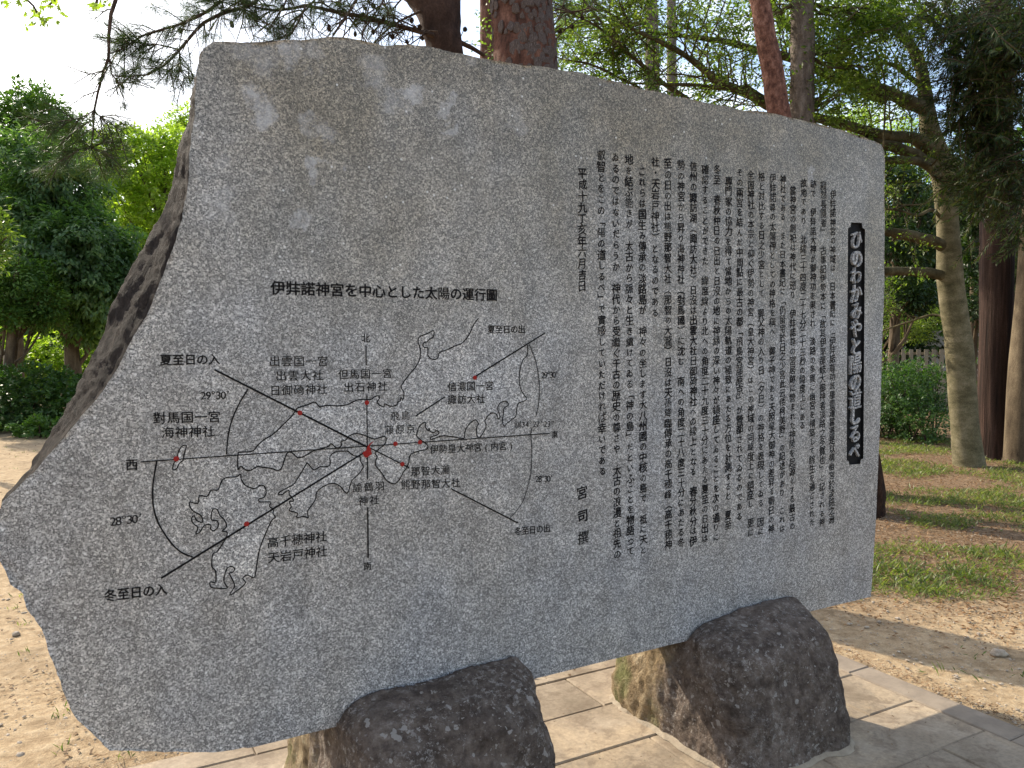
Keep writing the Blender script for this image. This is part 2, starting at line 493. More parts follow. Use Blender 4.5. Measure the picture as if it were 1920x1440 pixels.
def ground_mat():
    b = NB('sandy ground')
    geo = b.n('ShaderNodeNewGeometry')
    sx = b.n('ShaderNodeSeparateXYZ'); b.l(geo.outputs['Position'], sx.inputs[0])
    pos = geo.outputs['Position']
    n1 = b.noise(.9, 7, .62, vec=pos)
    n2 = b.noise(14, 7, .7, vec=pos)
    n3 = b.noise(150, 3, .7, vec=pos)
    sand = b.ramp(n2, [(.28, (.23, .155, .085)), (.5, (.42, .305, .18)), (.72, (.55, .43, .28))])
    sand = b.mix(1.0, sand, b.ramp(n3, [(.3, .72), (.66, 1.15)]), 'MULTIPLY')
    soil = b.ramp(n2, [(.3, (.085, .055, .030)), (.5, (.20, .13, .075)), (.7, (.36, .25, .15))])
    soil = b.mix(1.0, soil, b.ramp(n3, [(.3, .6), (.66, 1.2)]), 'MULTIPLY')
    # litter-covered soil right of the paving under the trees, sand elsewhere
    a = b.math('ADD', b.math('MULTIPLY', sx.outputs[0], .55), b.math('MULTIPLY', sx.outputs[1], .75))
    a = b.math('ADD', a, -4.2)
    right = b.ramp(b.math('ADD', b.math('MULTIPLY', sx.outputs[0], .9), b.math('MULTIPLY', sx.outputs[1], .1), True), [(0, 0.0), (.8, 1.0)])
    a = b.math('ADD', a, b.math('MULTIPLY', b.math('SUBTRACT', n1, .5), 3.4), True)
    f = b.math('MULTIPLY', a, right)
    col = b.mix(f, sand, soil)
    dirt = b.ramp(b.noise(2.6, 8, .75, vec=pos), [(.50, 0.0), (.66, .6)])
    col = b.mix(dirt, col, (.17, .12, .07))
    h = b.math('ADD', b.math('MULTIPLY', n2, .8), b.math('MULTIPLY', n3, .25))
    b.bsdf(col, .95, b.bump(h, .8, .025), .15)
    return b.m
M_GROUND = ground_mat()

def simple(name, c0, c1, sc=8, rough=.8, bump=.3, dist=.01):
    b = NB(name)
    n = b.noise(sc, 6, .65)
    b.bsdf(b.ramp(n, [(.3, c0), (.7, c1)]), rough, b.bump(b.noise(sc * 6, 4, .7), bump, dist), .3)
    return b.m
M_PEBBLE = simple('pebbles', (.22, .17, .12), (.55, .47, .37), 30)
M_FENCE = simple('pale concrete fence', (.22, .19, .14), (.32, .28, .21), 4)
M_WALLPALE = simple('pale plaster wall', (.50, .47, .42), (.60, .57, .52), 2)
M_MORTAR = simple('pale mortar', (.26, .21, .15), (.42, .35, .26), 20, .9, .6, .01)
M_KERB = simple('dark weathered kerb stone', (.20, .16, .12), (.34, .275, .205), 7)

# ------------------------------------------------------------------ ground
def ground():
    xs = sorted(set([-600, -300, -150, -80] + [x * 1.0 for x in range(-40, 41)] + [x * .1 for x in range(-60, 90)] + [80, 150, 300, 600]))
    ys = sorted(set([-600, -300, -100, -40, -20, -10, -5, -2] + [y * .1 for y in range(0, 120)] + [12 + y * 1.0 for y in range(0, 30)] + [60, 90, 150, 300, 600]))
    V = []
    for y in ys:
        for x in xs:
            z = 0.0
            rr = Vector((x, y, 0)) - P0
            u, w = rr.dot(DU), -rr.dot(DB)
            inpav = (-2.6 < u < 1.12 and -.86 < w < 2.1)
            if abs(x) < 20 and -5 < y < 30:
                z = noise.fractal(Vector((x * 1.3, y * 1.3, 3)), 1.0, 2.0, 4) * .014
            if inpav: z = -.02
            V.append((x, y, z))
    nx = len(xs)
    Fc = [(j * nx + i, j * nx + i + 1, (j + 1) * nx + i + 1, (j + 1) * nx + i) for j in range(len(ys) - 1) for i in range(nx - 1)]
    o = mesh_py('ground', V, Fc, M_GROUND, None, True)
    setp(o, 'pale sandy ground with red-brown litter under the trees', kind='structure')
ground()

# paving: one structure, each slab its own object
pav = bpy.data.objects.new('paving', None)
COL.objects.link(pav)
pav.location = P0
pav.rotation_euler = (0, 0, ANG)
setp(pav, 'pale stone paving under the monument', kind='structure')
def slab_box(u0, u1, w0, w1, top, mat, name='paving_slab'):
    g = .0018
    u0 += g; u1 -= g; w0 += g; w1 -= g
    c = .005
    V = []
    for z, i in ((-.06, 0), (top - c, 0), (top, c)):
        for (a, b_) in ((u0 + i, w0 + i), (u1 - i, w0 + i), (u1 - i, w1 - i), (u0 + i, w1 - i)):
            V.append((a + R.uniform(-.001, .001), -b_ + R.uniform(-.001, .001), z))
    Fc = [(0, 1, 2, 3)]
    for k in range(2):
        for i in range(4):
            j = (i + 1) % 4
            Fc.append((k * 4 + i, k * 4 + 4 + i, k * 4 + 4 + j, k * 4 + j))
    Fc.append((11, 10, 9, 8))
    o = mesh_py(name, V, Fc, mat, pav)
    return o
row = 0
w = -.69
for (wa, wb) in [(-.82, -.69), (-.69, -.39), (-.39, -.095), (-.095, .2), (.2, .5), (.5, .8), (.8, 1.1), (1.1, 1.4), (1.4, 1.7), (1.7, 2.0)]:
    u = -2.5 + (row % 2) * .45
    if row % 2: slab_box(-2.5, u, wa, wb, .012, M_PAVE)
    while u < .93:
        ue = min(u + .9, .93)
        if .93 - ue < .25: ue = .93
        slab_box(u, ue, wa, wb, .012 + R.uniform(-.002, .002), M_PAVE)
        u = ue
    row += 1
ww = -.82
while ww < 1.99:
    slab_box(.93, 1.075, ww, min(ww + .705, 2.0), .013, M_KERB, 'kerb_stone')
    ww += .705
jb = mesh_py('joint_bed', [(-2.51, .83, -.012), (1.08, .83, -.012), (1.08, -2.01, -.012), (-2.51, -2.01, -.012)], [(0, 3, 2, 1)], simple('joint soil', (.16, .115, .07), (.30, .22, .14), 30), pav)

# ------------------------------------------------------------------ the monument
mon = thing('stone_monument', 'large grey granite slab with carved map and columns of writing, standing on two boulders', 'monument', P0, ANG)

front_px = [(380, 92), (400, 77), (440, 79), (500, 80), (560, 76), (610, 68), (640, 70), (665, 76), (700, 80), (722, 84), (745, 82), (800, 86), (850, 97),
            (900, 108), (950, 118), (1000, 124), (1040, 128), (1090, 138), (1150, 152), (1200, 165), (1250, 176), (1290, 186), (1340, 196), (1400, 206),
            (1460, 215), (1500, 224), (1560, 240), (1600, 252), (1640, 264), (1653, 272), (1658, 284), (1659, 400), (1658, 540), (1654, 640), (1651, 780), (1646, 880),
            (1641, 1000), (1633, 1119), (1249, 1211), (997, 1274), (687, 1348), (480, 1400), (410, 1413), (340, 1409), (205, 1408), (193, 1399), (176, 1378), (143, 1342),
            (127, 1313), (107, 1264), (96, 1231), (86, 1202), (68, 1165), (51, 1137), (43, 1114), (18, 1096), (10, 1071), (0, 1051), (-6, 1010), (-5, 965), (4, 940),
            (40, 903), (69, 879), (108, 837), (146, 792), (174, 754), (198, 723), (222, 688), (240, 653), (260, 615), (285, 570), (306, 508), (330, 452),
            (343, 410), (348, 363), (353, 333), (355, 287), (360, 240), (363, 213), (367, 167), (371, 125)]
outer_px = [(377, 90), (370, 113), (363, 160), (357, 193), (352, 227), (343, 253), (333, 273), (328, 310), (320, 340), (313, 367), (293, 407), (274, 445),
            (243, 504), (212, 567), (187, 626), (163, 678), (142, 719), (115, 775), (90, 817), (66, 858), (42, 897), (16, 925), (-2, 945)]
F_UV = [UV(*p) for p in front_px]
OUT_Y = .15
O_UV = sorted([UV(*p, back=OUT_Y) for p in outer_px], key=lambda p: p[1])

def resample_closed(P, step):
    out = []
    n = len(P)
    for i in range(n):
        a, c = Vector(P[i]), Vector(P[(i + 1) % n])
        k = max(1, int(round((c - a).length / step)))
        for j in range(k):
            out.append(a.lerp(c, j / k))
    return out
ring = resample_closed(F_UV, .011)
nR = len(ring)
def ring_normal(P, i):
    d = P[(i + 2) % len(P)] - P[i - 2]
    return Vector((-d.y, d.x)).normalized()      # outward for clockwise outlines
# orientation: outline runs clockwise (top -> right -> bottom -> left)
sgn = 1.0
cx = sum(p.x for p in ring) / nR; cz = sum(p.y for p in ring) / nR
u_right = UV(1640, 700)[0]
rough_w = []
for i, p in enumerate(ring):
    bottom_clean = (p.y < .50 and p.x > -1.75)
    right = p.x > .9 and p.y < 2.1
    rough_w.append(.10 if bottom_clean else (.35 if right else 1.0))
jr = []
for i, p in enumerate(ring):
    n_ = ring_normal(ring, i)
    a = noise.fractal(Vector((p.x * 9, p.y * 9, 0)), 1.0, 2.0, 4) * .006 + noise.noise(Vector((p.x * 60, p.y * 60, 5))) * .0015
    jr.append(p + n_ * a * rough_w[i])
ring = jr
def left_du(z, u_front):
    if z < O_UV[0][1] or z > O_UV[-1][1]: return 0.0
    for k in range(len(O_UV) - 1):
        if O_UV[k][1] <= z <= O_UV[k + 1][1]:
            t = (z - O_UV[k][1]) / max(1e-6, O_UV[k + 1][1] - O_UV[k][1])
            uo = O_UV[k][0] * (1 - t) + O_UV[k + 1][0] * t
            return uo - u_front
    return 0.0
def side_rings():
    V, Fc = [], []
    ys = [0.0, .004, .012, .022, .034, .046, .058, .07, .082, .094, .106, .118, .13, .142, .154, .17, .19, .21, .225]
    for k, y in enumerate(ys):
        s = min(1.0, y / OUT_Y)
        s = s ** .85
        for i, p in enumerate(ring):
            n_ = ring_normal(ring, i)
            du = 0.0
            left_side = p.x < -1.0 and p.y > UV(0, 940)[1]
            if left_side and n_.x < .2:
                du = min(0.03, left_du(p.y, p.x)) * s
                if y > OUT_Y: du *= 1.0 - .25 * (y - OUT_Y) / .075
            q = Vector((p.x + du, p.y))
            amp = .010 if y > .003 else 0.0
            a = noise.fractal(Vector((p.x * 7, p.y * 7, y * 12)), .8, 2.1, 8) * amp
            a += abs(noise.noise(Vector((p.x * 22, p.y * 22, y * 30)))) * amp * .05 - (.004 if y > .003 else 0)
            a += (noise.noise(Vector((p.x * 48, p.y * 48, y * 55))) * .004 + noise.noise(Vector((p.x * 90 - p.y * 30, p.y * 60, y * 110))) * .003) * (1 if y > .003 else 0)
            if y > .2: a -= (y - .2) * .8
            rw = rough_w[i]
            if y <= .02: rw *= .45
            q = q + n_ * a * rw
            V.append((q.x, y, q.y))
    for k in range(len(ys) - 1):
        for i in range(nR):
            j = (i + 1) % nR
            Fc.append((k * nR + i, k * nR + j, (k + 1) * nR + j, (k + 1) * nR + i))
    b0 = (len(ys) - 1) * nR
    back = [V[b0 + i] for i in range(nR)]
    res = delaunay_2d_cdt([Vector((v[0], v[2])) for v in back], [], [list(range(nR))], 1, 1e-6)
    mp = {}
    for k, v in enumerate(res[0]):
        src = res[3][k]
        if src: mp[k] = b0 + src[0]
        else:
            V.append((v.x, .225, v.y)); mp[k] = len(V) - 1
    for f in res[2]: Fc.append(tuple(mp[i] for i in f))
    return V, Fc
V, Fc = side_rings()
edge = mesh_py('slab_edge', V, Fc, M_BROKEN, mon, True)
edge['label'] = 'rough broken dark brown stone edge'

# title panel hole
title_px = [(1590, 428), (1595, 425), (1596, 417), (1616, 418), (1617, 427), (1622, 430), (1620.5, 640), (1619, 860), (1614, 862), (1613, 870), (1592.5, 871.5),
            (1591.5, 865), (1587.5, 863), (1588.5, 640)]
T_UV = [Vector(UV(*p)) for p in title_px]
def inside(p, poly):
    c = False
    n = len(poly)
    j = n - 1
    for i in range(n):
        a, b_ = poly[i], poly[j]
        if (a.y > p.y) != (b_.y > p.y) and p.x < (b_.x - a.x) * (p.y - a.y) / (b_.y - a.y) + a.x: c = not c
        j = i
    return c
def face_front():
    pts = list(ring)
    edges = [(i, (i + 1) % nR) for i in range(nR)]
    b0 = len(pts)
    pts += T_UV
    edges += [(b0 + i, b0 + (i + 1) % len(T_UV)) for i in range(len(T_UV))]
    for inset in (.005, .012, .024):
        for i in range(0, nR, 1 if inset < .01 else 2):
            q = ring[i] - ring_normal(ring, i) * inset
            if inside(q, ring): pts.append(q)
    u0 = min(p.x for p in ring); u1 = max(p.x for p in ring); z0 = min(p.y for p in ring); z1 = max(p.y for p in ring)
    g = .05
    a = u0
    while a < u1:
        z = z0
        while z < z1:
            q = Vector((a + R.uniform(-.01, .01), z + R.uniform(-.01, .01)))
            if inside(q, ring): pts.append(q)
            z += g
        a += g
    res = delaunay_2d_cdt(pts, edges, [], 0, 1e-7)
    vs = res[0]
    Ra = np.array([(p.x, p.y) for p in ring])
    RW = np.array(rough_w)
    V = []
    for v in vs:
        d2 = (Ra[:, 0] - v.x) ** 2 + (Ra[:, 1] - v.y) ** 2
        k = int(d2.argmin()); d = math.sqrt(d2[k])
        y = 0.0
        if d > 1e-5 and d < .03:
            y = -0.0
        V.append([v.x, y, v.y, d, RW[k]])
    out = []
    for (x, y, z, d, rw) in V:
        chip = max(0.0, 1 - d / .02) * max(0.0, noise.fractal(Vector((x * 16, z * 16, 9)), 1, 2, 3) + .25) * .006 * rw
        if d < 1e-5: chip = 0.0
        out.append((x, -.0 + (chip if d > 1e-5 else 0.0) , z))
    Fc = []
    for f in res[2]:
        c = (vs[f[0]] + vs[f[1]] + vs[f[2]]) / 3
        if inside(c, ring) and not inside(c, T_UV): Fc.append(tuple(f))
    return out, Fc
V, Fc = face_front()
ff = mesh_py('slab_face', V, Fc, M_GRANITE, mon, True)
ff['label'] = 'speckled grey granite front face'

# title panel
PB = .013
n = len(T_UV)
V = [(p.x, .0, p.y) for p in T_UV] + [(p.x, PB, p.y) for p in T_UV]
Fc = [(i, (i + 1) % n, n + (i + 1) % n, n + i) for i in range(n)] + [tuple(range(n, 2 * n))]
panel = mesh_py('title_panel', V, Fc, M_PANEL, mon)
panel['label'] = 'sunken black panel with raised title characters'

# ---- glyphs
_cu = {}
_gl = {}
def glyph(ch, bold, ext=0.0, res=2):
    key = (ch, ext)
    if key in _gl: return _gl[key]
    cu = bpy.data.curves.new('g', 'FONT')
    cu.body = ch; cu.size = 1; cu.resolution_u = 3
    cu.extrude = ext
    o = bpy.data.objects.new('g', cu)
    COL.objects.link(o)
    dg = bpy.context.evaluated_depsgraph_get()
    dg.update()
    me = o.evaluated_get(dg).to_mesh()
    n = len(me.vertices)
    co = np.empty(n * 3, dtype=np.float32); me.vertices.foreach_get('co', co)
    co = co.reshape(-1, 3).copy()
    fs = [tuple(p.vertices) for p in me.polygons]
    if n:
        if ord(ch) < 0x250 or ch in '′″':
            co[:, 0] -= (co[:, 0].min() + co[:, 0].max()) / 2
        else:
            co[:, 0] -= .5
        co[:, 1] -= .38
    o.evaluated_get(dg).to_mesh_clear()
    bpy.data.objects.remove(o)
    bpy.data.curves.remove(cu)
    _gl[key] = (co, fs)
    return _gl[key]
KANA = set('のはにをとてでがかからるれりしさすせそたちつなねへべほまみむもやゆよらろわゐんいうえおあきくけこごだじ')
def place_text(name, items, mat, parent, bold=0.0, ext=0.0, y=-.0008, brush=0.0, seed=0, apart=False):
    """items: (char, u, z, width, height, lean); strokes are thickened by overlaid copies, each a hair in front of the last"""
    rr = random.Random(seed)
    V, Fc, out = [], [], []
    b2 = bold
    dense_k = .4
    copies = [(0, 0)] if bold <= 0 else ([(-b2, -b2 * .5), (b2, b2 * .5)] if bold < .012 else [(-b2, 0), (b2, 0), (0, b2 * .8), (0, -b2 * .8)])
    for (ch, u, z, wd, ht, sl) in items:
        if ch in '　 ': continue
        vert = ch in '「」（）()' and brush > 0
        co, fs = glyph(ch, bold, ext)
        c = co.copy()
        if vert:
            x, yv = c[:, 0].copy(), c[:, 1].copy()
            c[:, 0] = yv; c[:, 1] = -x
        if brush > 0:
            k = .82 if ch in KANA and not ext else 1.0
            k *= rr.uniform(.93, 1.07)
            a = rr.uniform(-.05, .05)
            x, yv = c[:, 0].copy(), c[:, 1].copy()
            # brush-like: strokes rise to the right, waver a little
            yv = yv + .11 * x + .02 * np.sin(x * 7 + rr.uniform(0, 6))
            x = x + .02 * np.sin(yv * 8 + rr.uniform(0, 6)) - .02 * yv
            c[:, 0] = (x * math.cos(a) - yv * math.sin(a)) * k
            c[:, 1] = (x * math.sin(a) + yv * math.cos(a)) * k
            u += rr.uniform(-.03, .03) * wd; z += rr.uniform(-.03, .03) * ht
        if apart: V, Fc = [], []
        heavy = rr.uniform(.6, 1.4) if brush > 0 else 1.0
        if len(co) > (160 if ext else 105): heavy *= .4
        for m, (bx_, bz_) in enumerate(copies):
            b0 = len(V)
            for q in c:
                V.append((u + (q[0] + bx_ * heavy) * wd, y - m * .00008 - q[2] * ht, z + (q[1] + bz_ * heavy) * ht + q[0] * wd * sl))
            for f in fs: Fc.append(tuple(b0 + i for i in f))
        if apart: out.append(mesh_py(name, V, Fc, mat, parent))
    if apart: return out
    o = mesh_py(name, V, Fc, mat, parent)
    o['kind'] = 'stuff'
    return o
def line_items(txt, p_first, p_last, size_px, squash=1.0, h=True):
    """txt between two pixel centres; size = glyph height in photo pixels"""
    n = len(txt)
    out = []
    (u0, z0), (u1, z1) = UV(*p_first), UV(*p_last)
    zc = UV(p_first[0], p_first[1] - size_px / 2)[1] - UV(p_first[0], p_first[1] + size_px / 2)[1]
    zd = UV(p_last[0], p_last[1] - size_px / 2)[1] - UV(p_last[0], p_last[1] + size_px / 2)[1]
    return u0, z0, u1, z1, (zc + zd) / 2 if h else zc

# inscription columns: (text, x/y of first, x/y of last) in the photo
COLS = [
 ('伊弉諾神宮の神域は　日本書紀に「伊弉諾尊功既畢靈運當遷是以構幽宮於淡路之洲', (1562, 365), (1559, 974)),
 ('寂然長隱者」　古事記伊勢本に「故其伊耶那岐大御神者淡路之多賀也」と記される神', (1544, 348), (1541, 979)),
 ('跡で　伊弉諾大神が御神功を果され　淡路の多賀に幽宮を構築して餘生を過ごされた', (1525, 345), (1522, 980)),
 ('故地であり　北緯三十四度二十七分二十三秒の緯度上にある', (1507, 343), (1504, 798)),
 ('當神宮の創祀は神代に遡り　伊弉諾尊の宮居跡に營まれた神陵を起源とする最古の', (1487, 357), (1485, 987)),
 ('神社である　また日本書紀に「仍留宅於日之少宮此云倭柯美野」の記述があり　これは', (1468, 337), (1466, 991)),
 ('伊弉諾尊の太陽神としての神格を稱へ　御子神である天照皇大御神の差昇る朝日の神', (1449, 334), (1446, 991)),
 ('格と対比する日之少宮として　御父神の入り日（夕日）の神格を表現してゐる　因に', (1428, 331), (1426, 996)),
 ('全国神社の本宗と仰ぐ伊勢の神宮（皇大神宮）はこの神域の同緯度上に鎮座し　更に', (1408, 328), (1407, 998)),
 ('その兩宮を結んだ中間點に最古の都「飛鳥宮藤原京」が營都されてゐるのである', (1387, 323), (1386, 968)),
 ('専門家の協力を得て當地からの太陽軌道の極致にあたる方位を計測すると　夏至', (1366, 340), (1365, 984)),
 ('冬至　春秋仲日の日出と日沒の地に神縁の深い神々が鎮座してゐることを次の通りに', (1344.5, 318), (1342, 1007)),
 ('確認することができた　緯度線より北への角度二十九度三十分にあたる夏至の日出は', (1322, 318), (1321.5, 1009)),
 ('信州の諏訪湖（諏訪大社）日沒は出雲大社日御碕神社への線上となる　春分秋分は伊', (1300, 312), (1299.5, 1014)),
 ('勢の神宮から昇り海神神社（對馬國）に沈む　南への角度二十八度三十分にあたる冬', (1277, 310), (1277, 1017)),
 ('至の日の出は熊野那智大社（那智の大瀧）日沒は天孫降臨傳承の高千穂峰（高千穂神', (1252, 307), (1253, 1021)),
 ('社・天岩戸神社）となるのである', (1229, 304), (1228, 586)),
 ('これらは国生み傳承の淡路島が　神々の坐します大八州國の中核の島で　祗に天と', (1204, 321), (1206, 1031)),
 ('地を結ぶ能きが　太古から脈々と生き續けてゐる「神の島」だといふことを物語って', (1179, 299), (1182, 1033)),
 ('ゐるのではないだらうか　神代から受繼ぐ千古の歴史の尊さや　太古の浪漫と祖先の', (1154, 295), (1157, 1039)),
 ('叡智とをこの「陽の道しるべ」で實感していただければ幸いである', (1127, 291), (1129, 883)),
 ('平成十九丁亥年六月吉日', (1092, 325), (1091, 536)),
 ('宮司撰', (1092, 924), (1093, 1008)),
]
for ci, (txt, a, b_) in enumerate(COLS):
    (u0, z0), (u1, z1) = UV(*a), UV(*b_)
    n = len(txt)
    pitch = (z0 - z1) / (n - 1)
    if txt == '宮司撰': sz = .048
    else: sz = min(pitch * 1.02, .041)
    items = []
    for i, ch in enumerate(txt):
        t = i / (n - 1)
        items.append((ch, u0 + (u1 - u0) * t, z0 + (z1 - z0) * t, sz * .98, sz, 0.0))
    place_text('inscription_column', items, M_INK, mon, bold=.022 if ci > 8 else .017, brush=1.0, seed=ci + 5)
# raised title
tt = 'ひのわかみやと陽の道しるべ'
(u0, z0), (u1, z1) = UV(1608, 449), UV(1604, 846)
items = []
for i, ch in enumerate(tt):
    t = i / (len(tt) - 1)
    items.append((ch, u0 + (u1 - u0) * t, z0 + (z1 - z0) * t, .074, .084, 0.0))
tl = place_text('title_character', items, M_LETTER, panel, bold=.026, ext=.07, y=.0062, brush=1.0, seed=77, apart=True)

def label(txt, a, b_, size, mat=M_INK, bold=.006, squash=1.0):
    u0, z0, u1, z1, ht = line_items(txt, a, b_, size)
    n = len(txt)
    items = []
    sl = (z1 - z0) / max(1e-6, (u1 - u0)) if n > 1 else 0.0
    pitch = (u1 - u0) / max(1, n - 1)
    for i, ch in enumerate(txt):
        t = i / max(1, n - 1)
        wd = ht if n == 1 else min(ht * 1.05, pitch * 1.02)
        if ord(ch) < 0x250 or ch in '′″': wd = ht * 1.05
        items.append((ch, u0 + (u1 - u0) * t, z0 + (z1 - z0) * t, wd * squash, ht * 1.04, sl))
    return place_text('map_character', items, mat, mon, bold=bold * .9 + .010, apart=True)
label('伊弉諾神宮を中心とした太陽の運行圖', (521, 539.6), (922, 553), 25, bold=.02)
label('夏至日の入', (311, 674.7), (401.6, 673.6), 21, bold=.018)
label('29°30′', (381, 741), (428, 740), 20, M_INK2, 0)
label('出雲国一宮', (515, 677), (605, 677), 20, M_INK2, .002)
label('出雲大社', (527, 704.5), (595.6, 703.7), 20, M_INK2, .002)
label('日御碕神社', (516, 732), (603.5, 729.5), 20, M_INK2, .002)
label('對馬国一宮', (299, 783.6), (401.6, 781), 22, bold=.006)
label('海神神社', (314.6, 811), (391, 808.7), 22, bold=.006)
label('西', (247, 871), (247, 871), 22, bold=.012)
label('28°30′', (212, 977), (263, 971), 22, M_INK2, 0)
label('冬至日の入', (207, 1116), (302, 1105), 23, bold=.018)
label('高千穂神社', (512, 1016.6), (602, 1006), 21, bold=.004)
label('天岩戸神社', (513, 1045), (603, 1033.5), 21, bold=.004)
label('北', (686, 634), (686, 634), 17, bold=.010)
label('但馬国一宮', (643.7, 701.7), (726, 700), 19, M_INK2, .002)
label('出石神社', (653.7, 726), (717, 724), 19, M_INK2, .002)
label('飛鳥', (740, 780), (760, 779), 18, M_INK2, 0)
label('藤原京', (730, 806), (770, 804), 18, M_INK2, 0)
label('信濃国一宮', (847.5, 725), (917.5, 723), 18, bold=.006)
label('諏訪大社', (847.5, 749), (901, 747.5), 18, bold=.006)
label('夏至日の出', (921, 617.5), (978, 617.5), 16, bold=.014)
label('29°30′', (1018, 703), (1044, 702), 16, M_INK2, 0)
label('北緯34°27′23″', (967, 796), (1036, 794), 15, M_INK2, 0)
label('東', (1040, 814.5), (1040, 814.5), 14, bold=.008)
label('伊勢皇大神宮(内宮)', (814, 842.5), (958, 835.5), 17, M_INK2, .003)
label('那智大瀧', (779, 884), (835, 880), 18, M_INK2, .003)
label('熊野那智大社', (760, 909), (854, 905), 18, M_INK2, .003)
label('諭鶴羽', (670, 914), (712, 911), 18, M_INK2, .003)
label('神社', (681, 939), (702, 937.5), 18, M_INK2, .003)
label('南', (689, 1061), (689, 1061), 16, bold=.008)
label('28°30′', (1007, 897.5), (1034, 896.5), 16, M_INK2, 0)
label('冬至日の出', (971, 996), (1025, 990.5), 16, bold=.014)

# ---- map linework
def ribbon(name, pts_px, w_px, y=-.0010, closed=False, mat=M_INK, smooth=True, bumps=0.0):
    P = [Vector(UV(*p)) for p in pts_px]
    if closed: P = P + [P[0]]
    if smooth and len(P) > 2:
        Q = []
        n = len(P)
        for i in range(n - 1):
            p0 = P[i - 1] if i else (P[-2] if closed else P[0])
            p1, p2 = P[i], P[i + 1]
            p3 = P[i + 2] if i + 2 < n else (P[1] if closed else P[-1])
            for j in range(3):
                t = j / 3
                Q.append(0.5 * ((2 * p1) + (p2 - p0) * t + (2 * p0 - 5 * p1 + 4 * p2 - p3) * t * t + (3 * p1 - p0 - 3 * p2 + p3) * t ** 3))
        Q.append(P[-1])
        P = Q
    n = len(P)
    V, Fc = [], []
    wpx = 1.0
    for i in range(n):
        d = P[min(i + 1, n - 1)] - P[max(i - 1, 0)]
        if d.length < 1e-9: d = Vector((1, 0))
        d.normalize()
        nn = Vector((-d.y, d.x))
        # about 1.6 mm of stone per photo pixel, times the line's width
        hw = w_px * .00155 * .5 * (1 + .12 * math.sin(i * 1.7))
        a, c = P[i] + nn * hw, P[i] - nn * hw
        V += [(a.x, y, a.y), (c.x, y, c.y)]
    for i in range(n - 1): Fc.append((2 * i, 2 * i + 1, 2 * i + 3, 2 * i + 2))
    return mesh_py(name, V, Fc, mat, mon)
HON_N = [(446, 881), (446, 852), (451, 848), (473, 846), (483, 835), (497, 823), (512, 814), (531, 796), (547, 780), (555, 768), (560, 764), (576, 759), (589, 754), (594, 757), (600, 763), (612, 760), (632, 761),
         (650, 759), (667, 751), (677, 749), (695, 749), (702, 744), (710, 742), (711, 747), (707, 754), (711, 759), (719, 763), (721, 757), (727, 760), (735, 762), (744, 759), (745, 754), (750, 752), (751, 745), (755, 749),
         (757, 744), (757, 735), (752, 727), (754, 720), (765, 705), (780, 687), (787, 672), (788, 655), (784, 642), (786, 632), (800, 626), (813, 620), (812, 632), (805, 636), (800, 641), (795, 642), (793, 647), (796, 652),
         (802, 652), (802, 665), (807, 672), (816, 674), (821, 670), (824, 661), (840, 655), (852, 649), (865, 644), (875, 634), (882, 622), (889, 607), (897, 597)]
HON_S = [(989, 647), (989, 660), (986, 669), (980, 675), (975, 692), (973, 710), (975, 725), (980, 737), (987, 749), (972, 756), (969, 765), (967, 780), (960, 786), (950, 794), (945, 799), (942, 790), (944, 775), (945, 765),
         (954, 759), (947, 752), (937, 756), (933, 766), (936, 777), (937, 782), (934, 786), (931, 777), (922, 774), (914, 780), (911, 786), (909, 789), (911, 800), (902, 817), (897, 821), (893, 812), (894, 800), (897, 794),
         (891, 787), (884, 791), (875, 801), (871, 812), (869, 822), (850, 819), (830, 817), (817, 821), (807, 824), (809, 819), (820, 815), (823, 810), (817, 807), (814, 811), (807, 809), (804, 802), (803, 808), (797, 800), (798, 792),
         (791, 794), (785, 802), (781, 815), (784, 821), (795, 829), (802, 836), (800, 842), (792, 844), (784, 846), (770, 852), (766, 867), (762, 877), (755, 887), (750, 897), (740, 907), (725, 901), (716, 887), (710, 880),
         (704, 872), (705, 862), (707, 856), (703, 849), (710, 842), (720, 834), (724, 825), (721, 818), (707, 822), (700, 823), (692, 820), (680, 815), (667, 813), (655, 817), (647, 826), (639, 827), (640, 834), (636, 839),
         (630, 839), (625, 835), (620, 832), (615, 837), (602, 841), (586, 846), (571, 855), (558, 858), (548, 849), (539, 849), (533, 862), (529, 875), (522, 882), (508, 878), (492, 876), (482, 875), (469, 882), (459, 880), (452, 874), (446, 881)]
SHI = [(573, 872), (552, 906), (539, 914), (521, 925), (529, 927), (541, 919), (542, 927), (547, 932), (550, 940), (542, 940), (546, 950), (542, 957), (558, 962), (556, 970), (571, 968), (578, 971), (577, 958), (591, 937),
       (594, 922), (610, 910), (625, 906), (638, 912), (651, 925), (659, 902), (672, 889), (681, 875), (676, 865), (675, 856), (665, 855), (657, 850), (652, 846), (642, 846), (630, 847), (619, 855), (619, 870), (612, 875),
       (600, 875), (589, 881), (582, 875), (576, 868)]
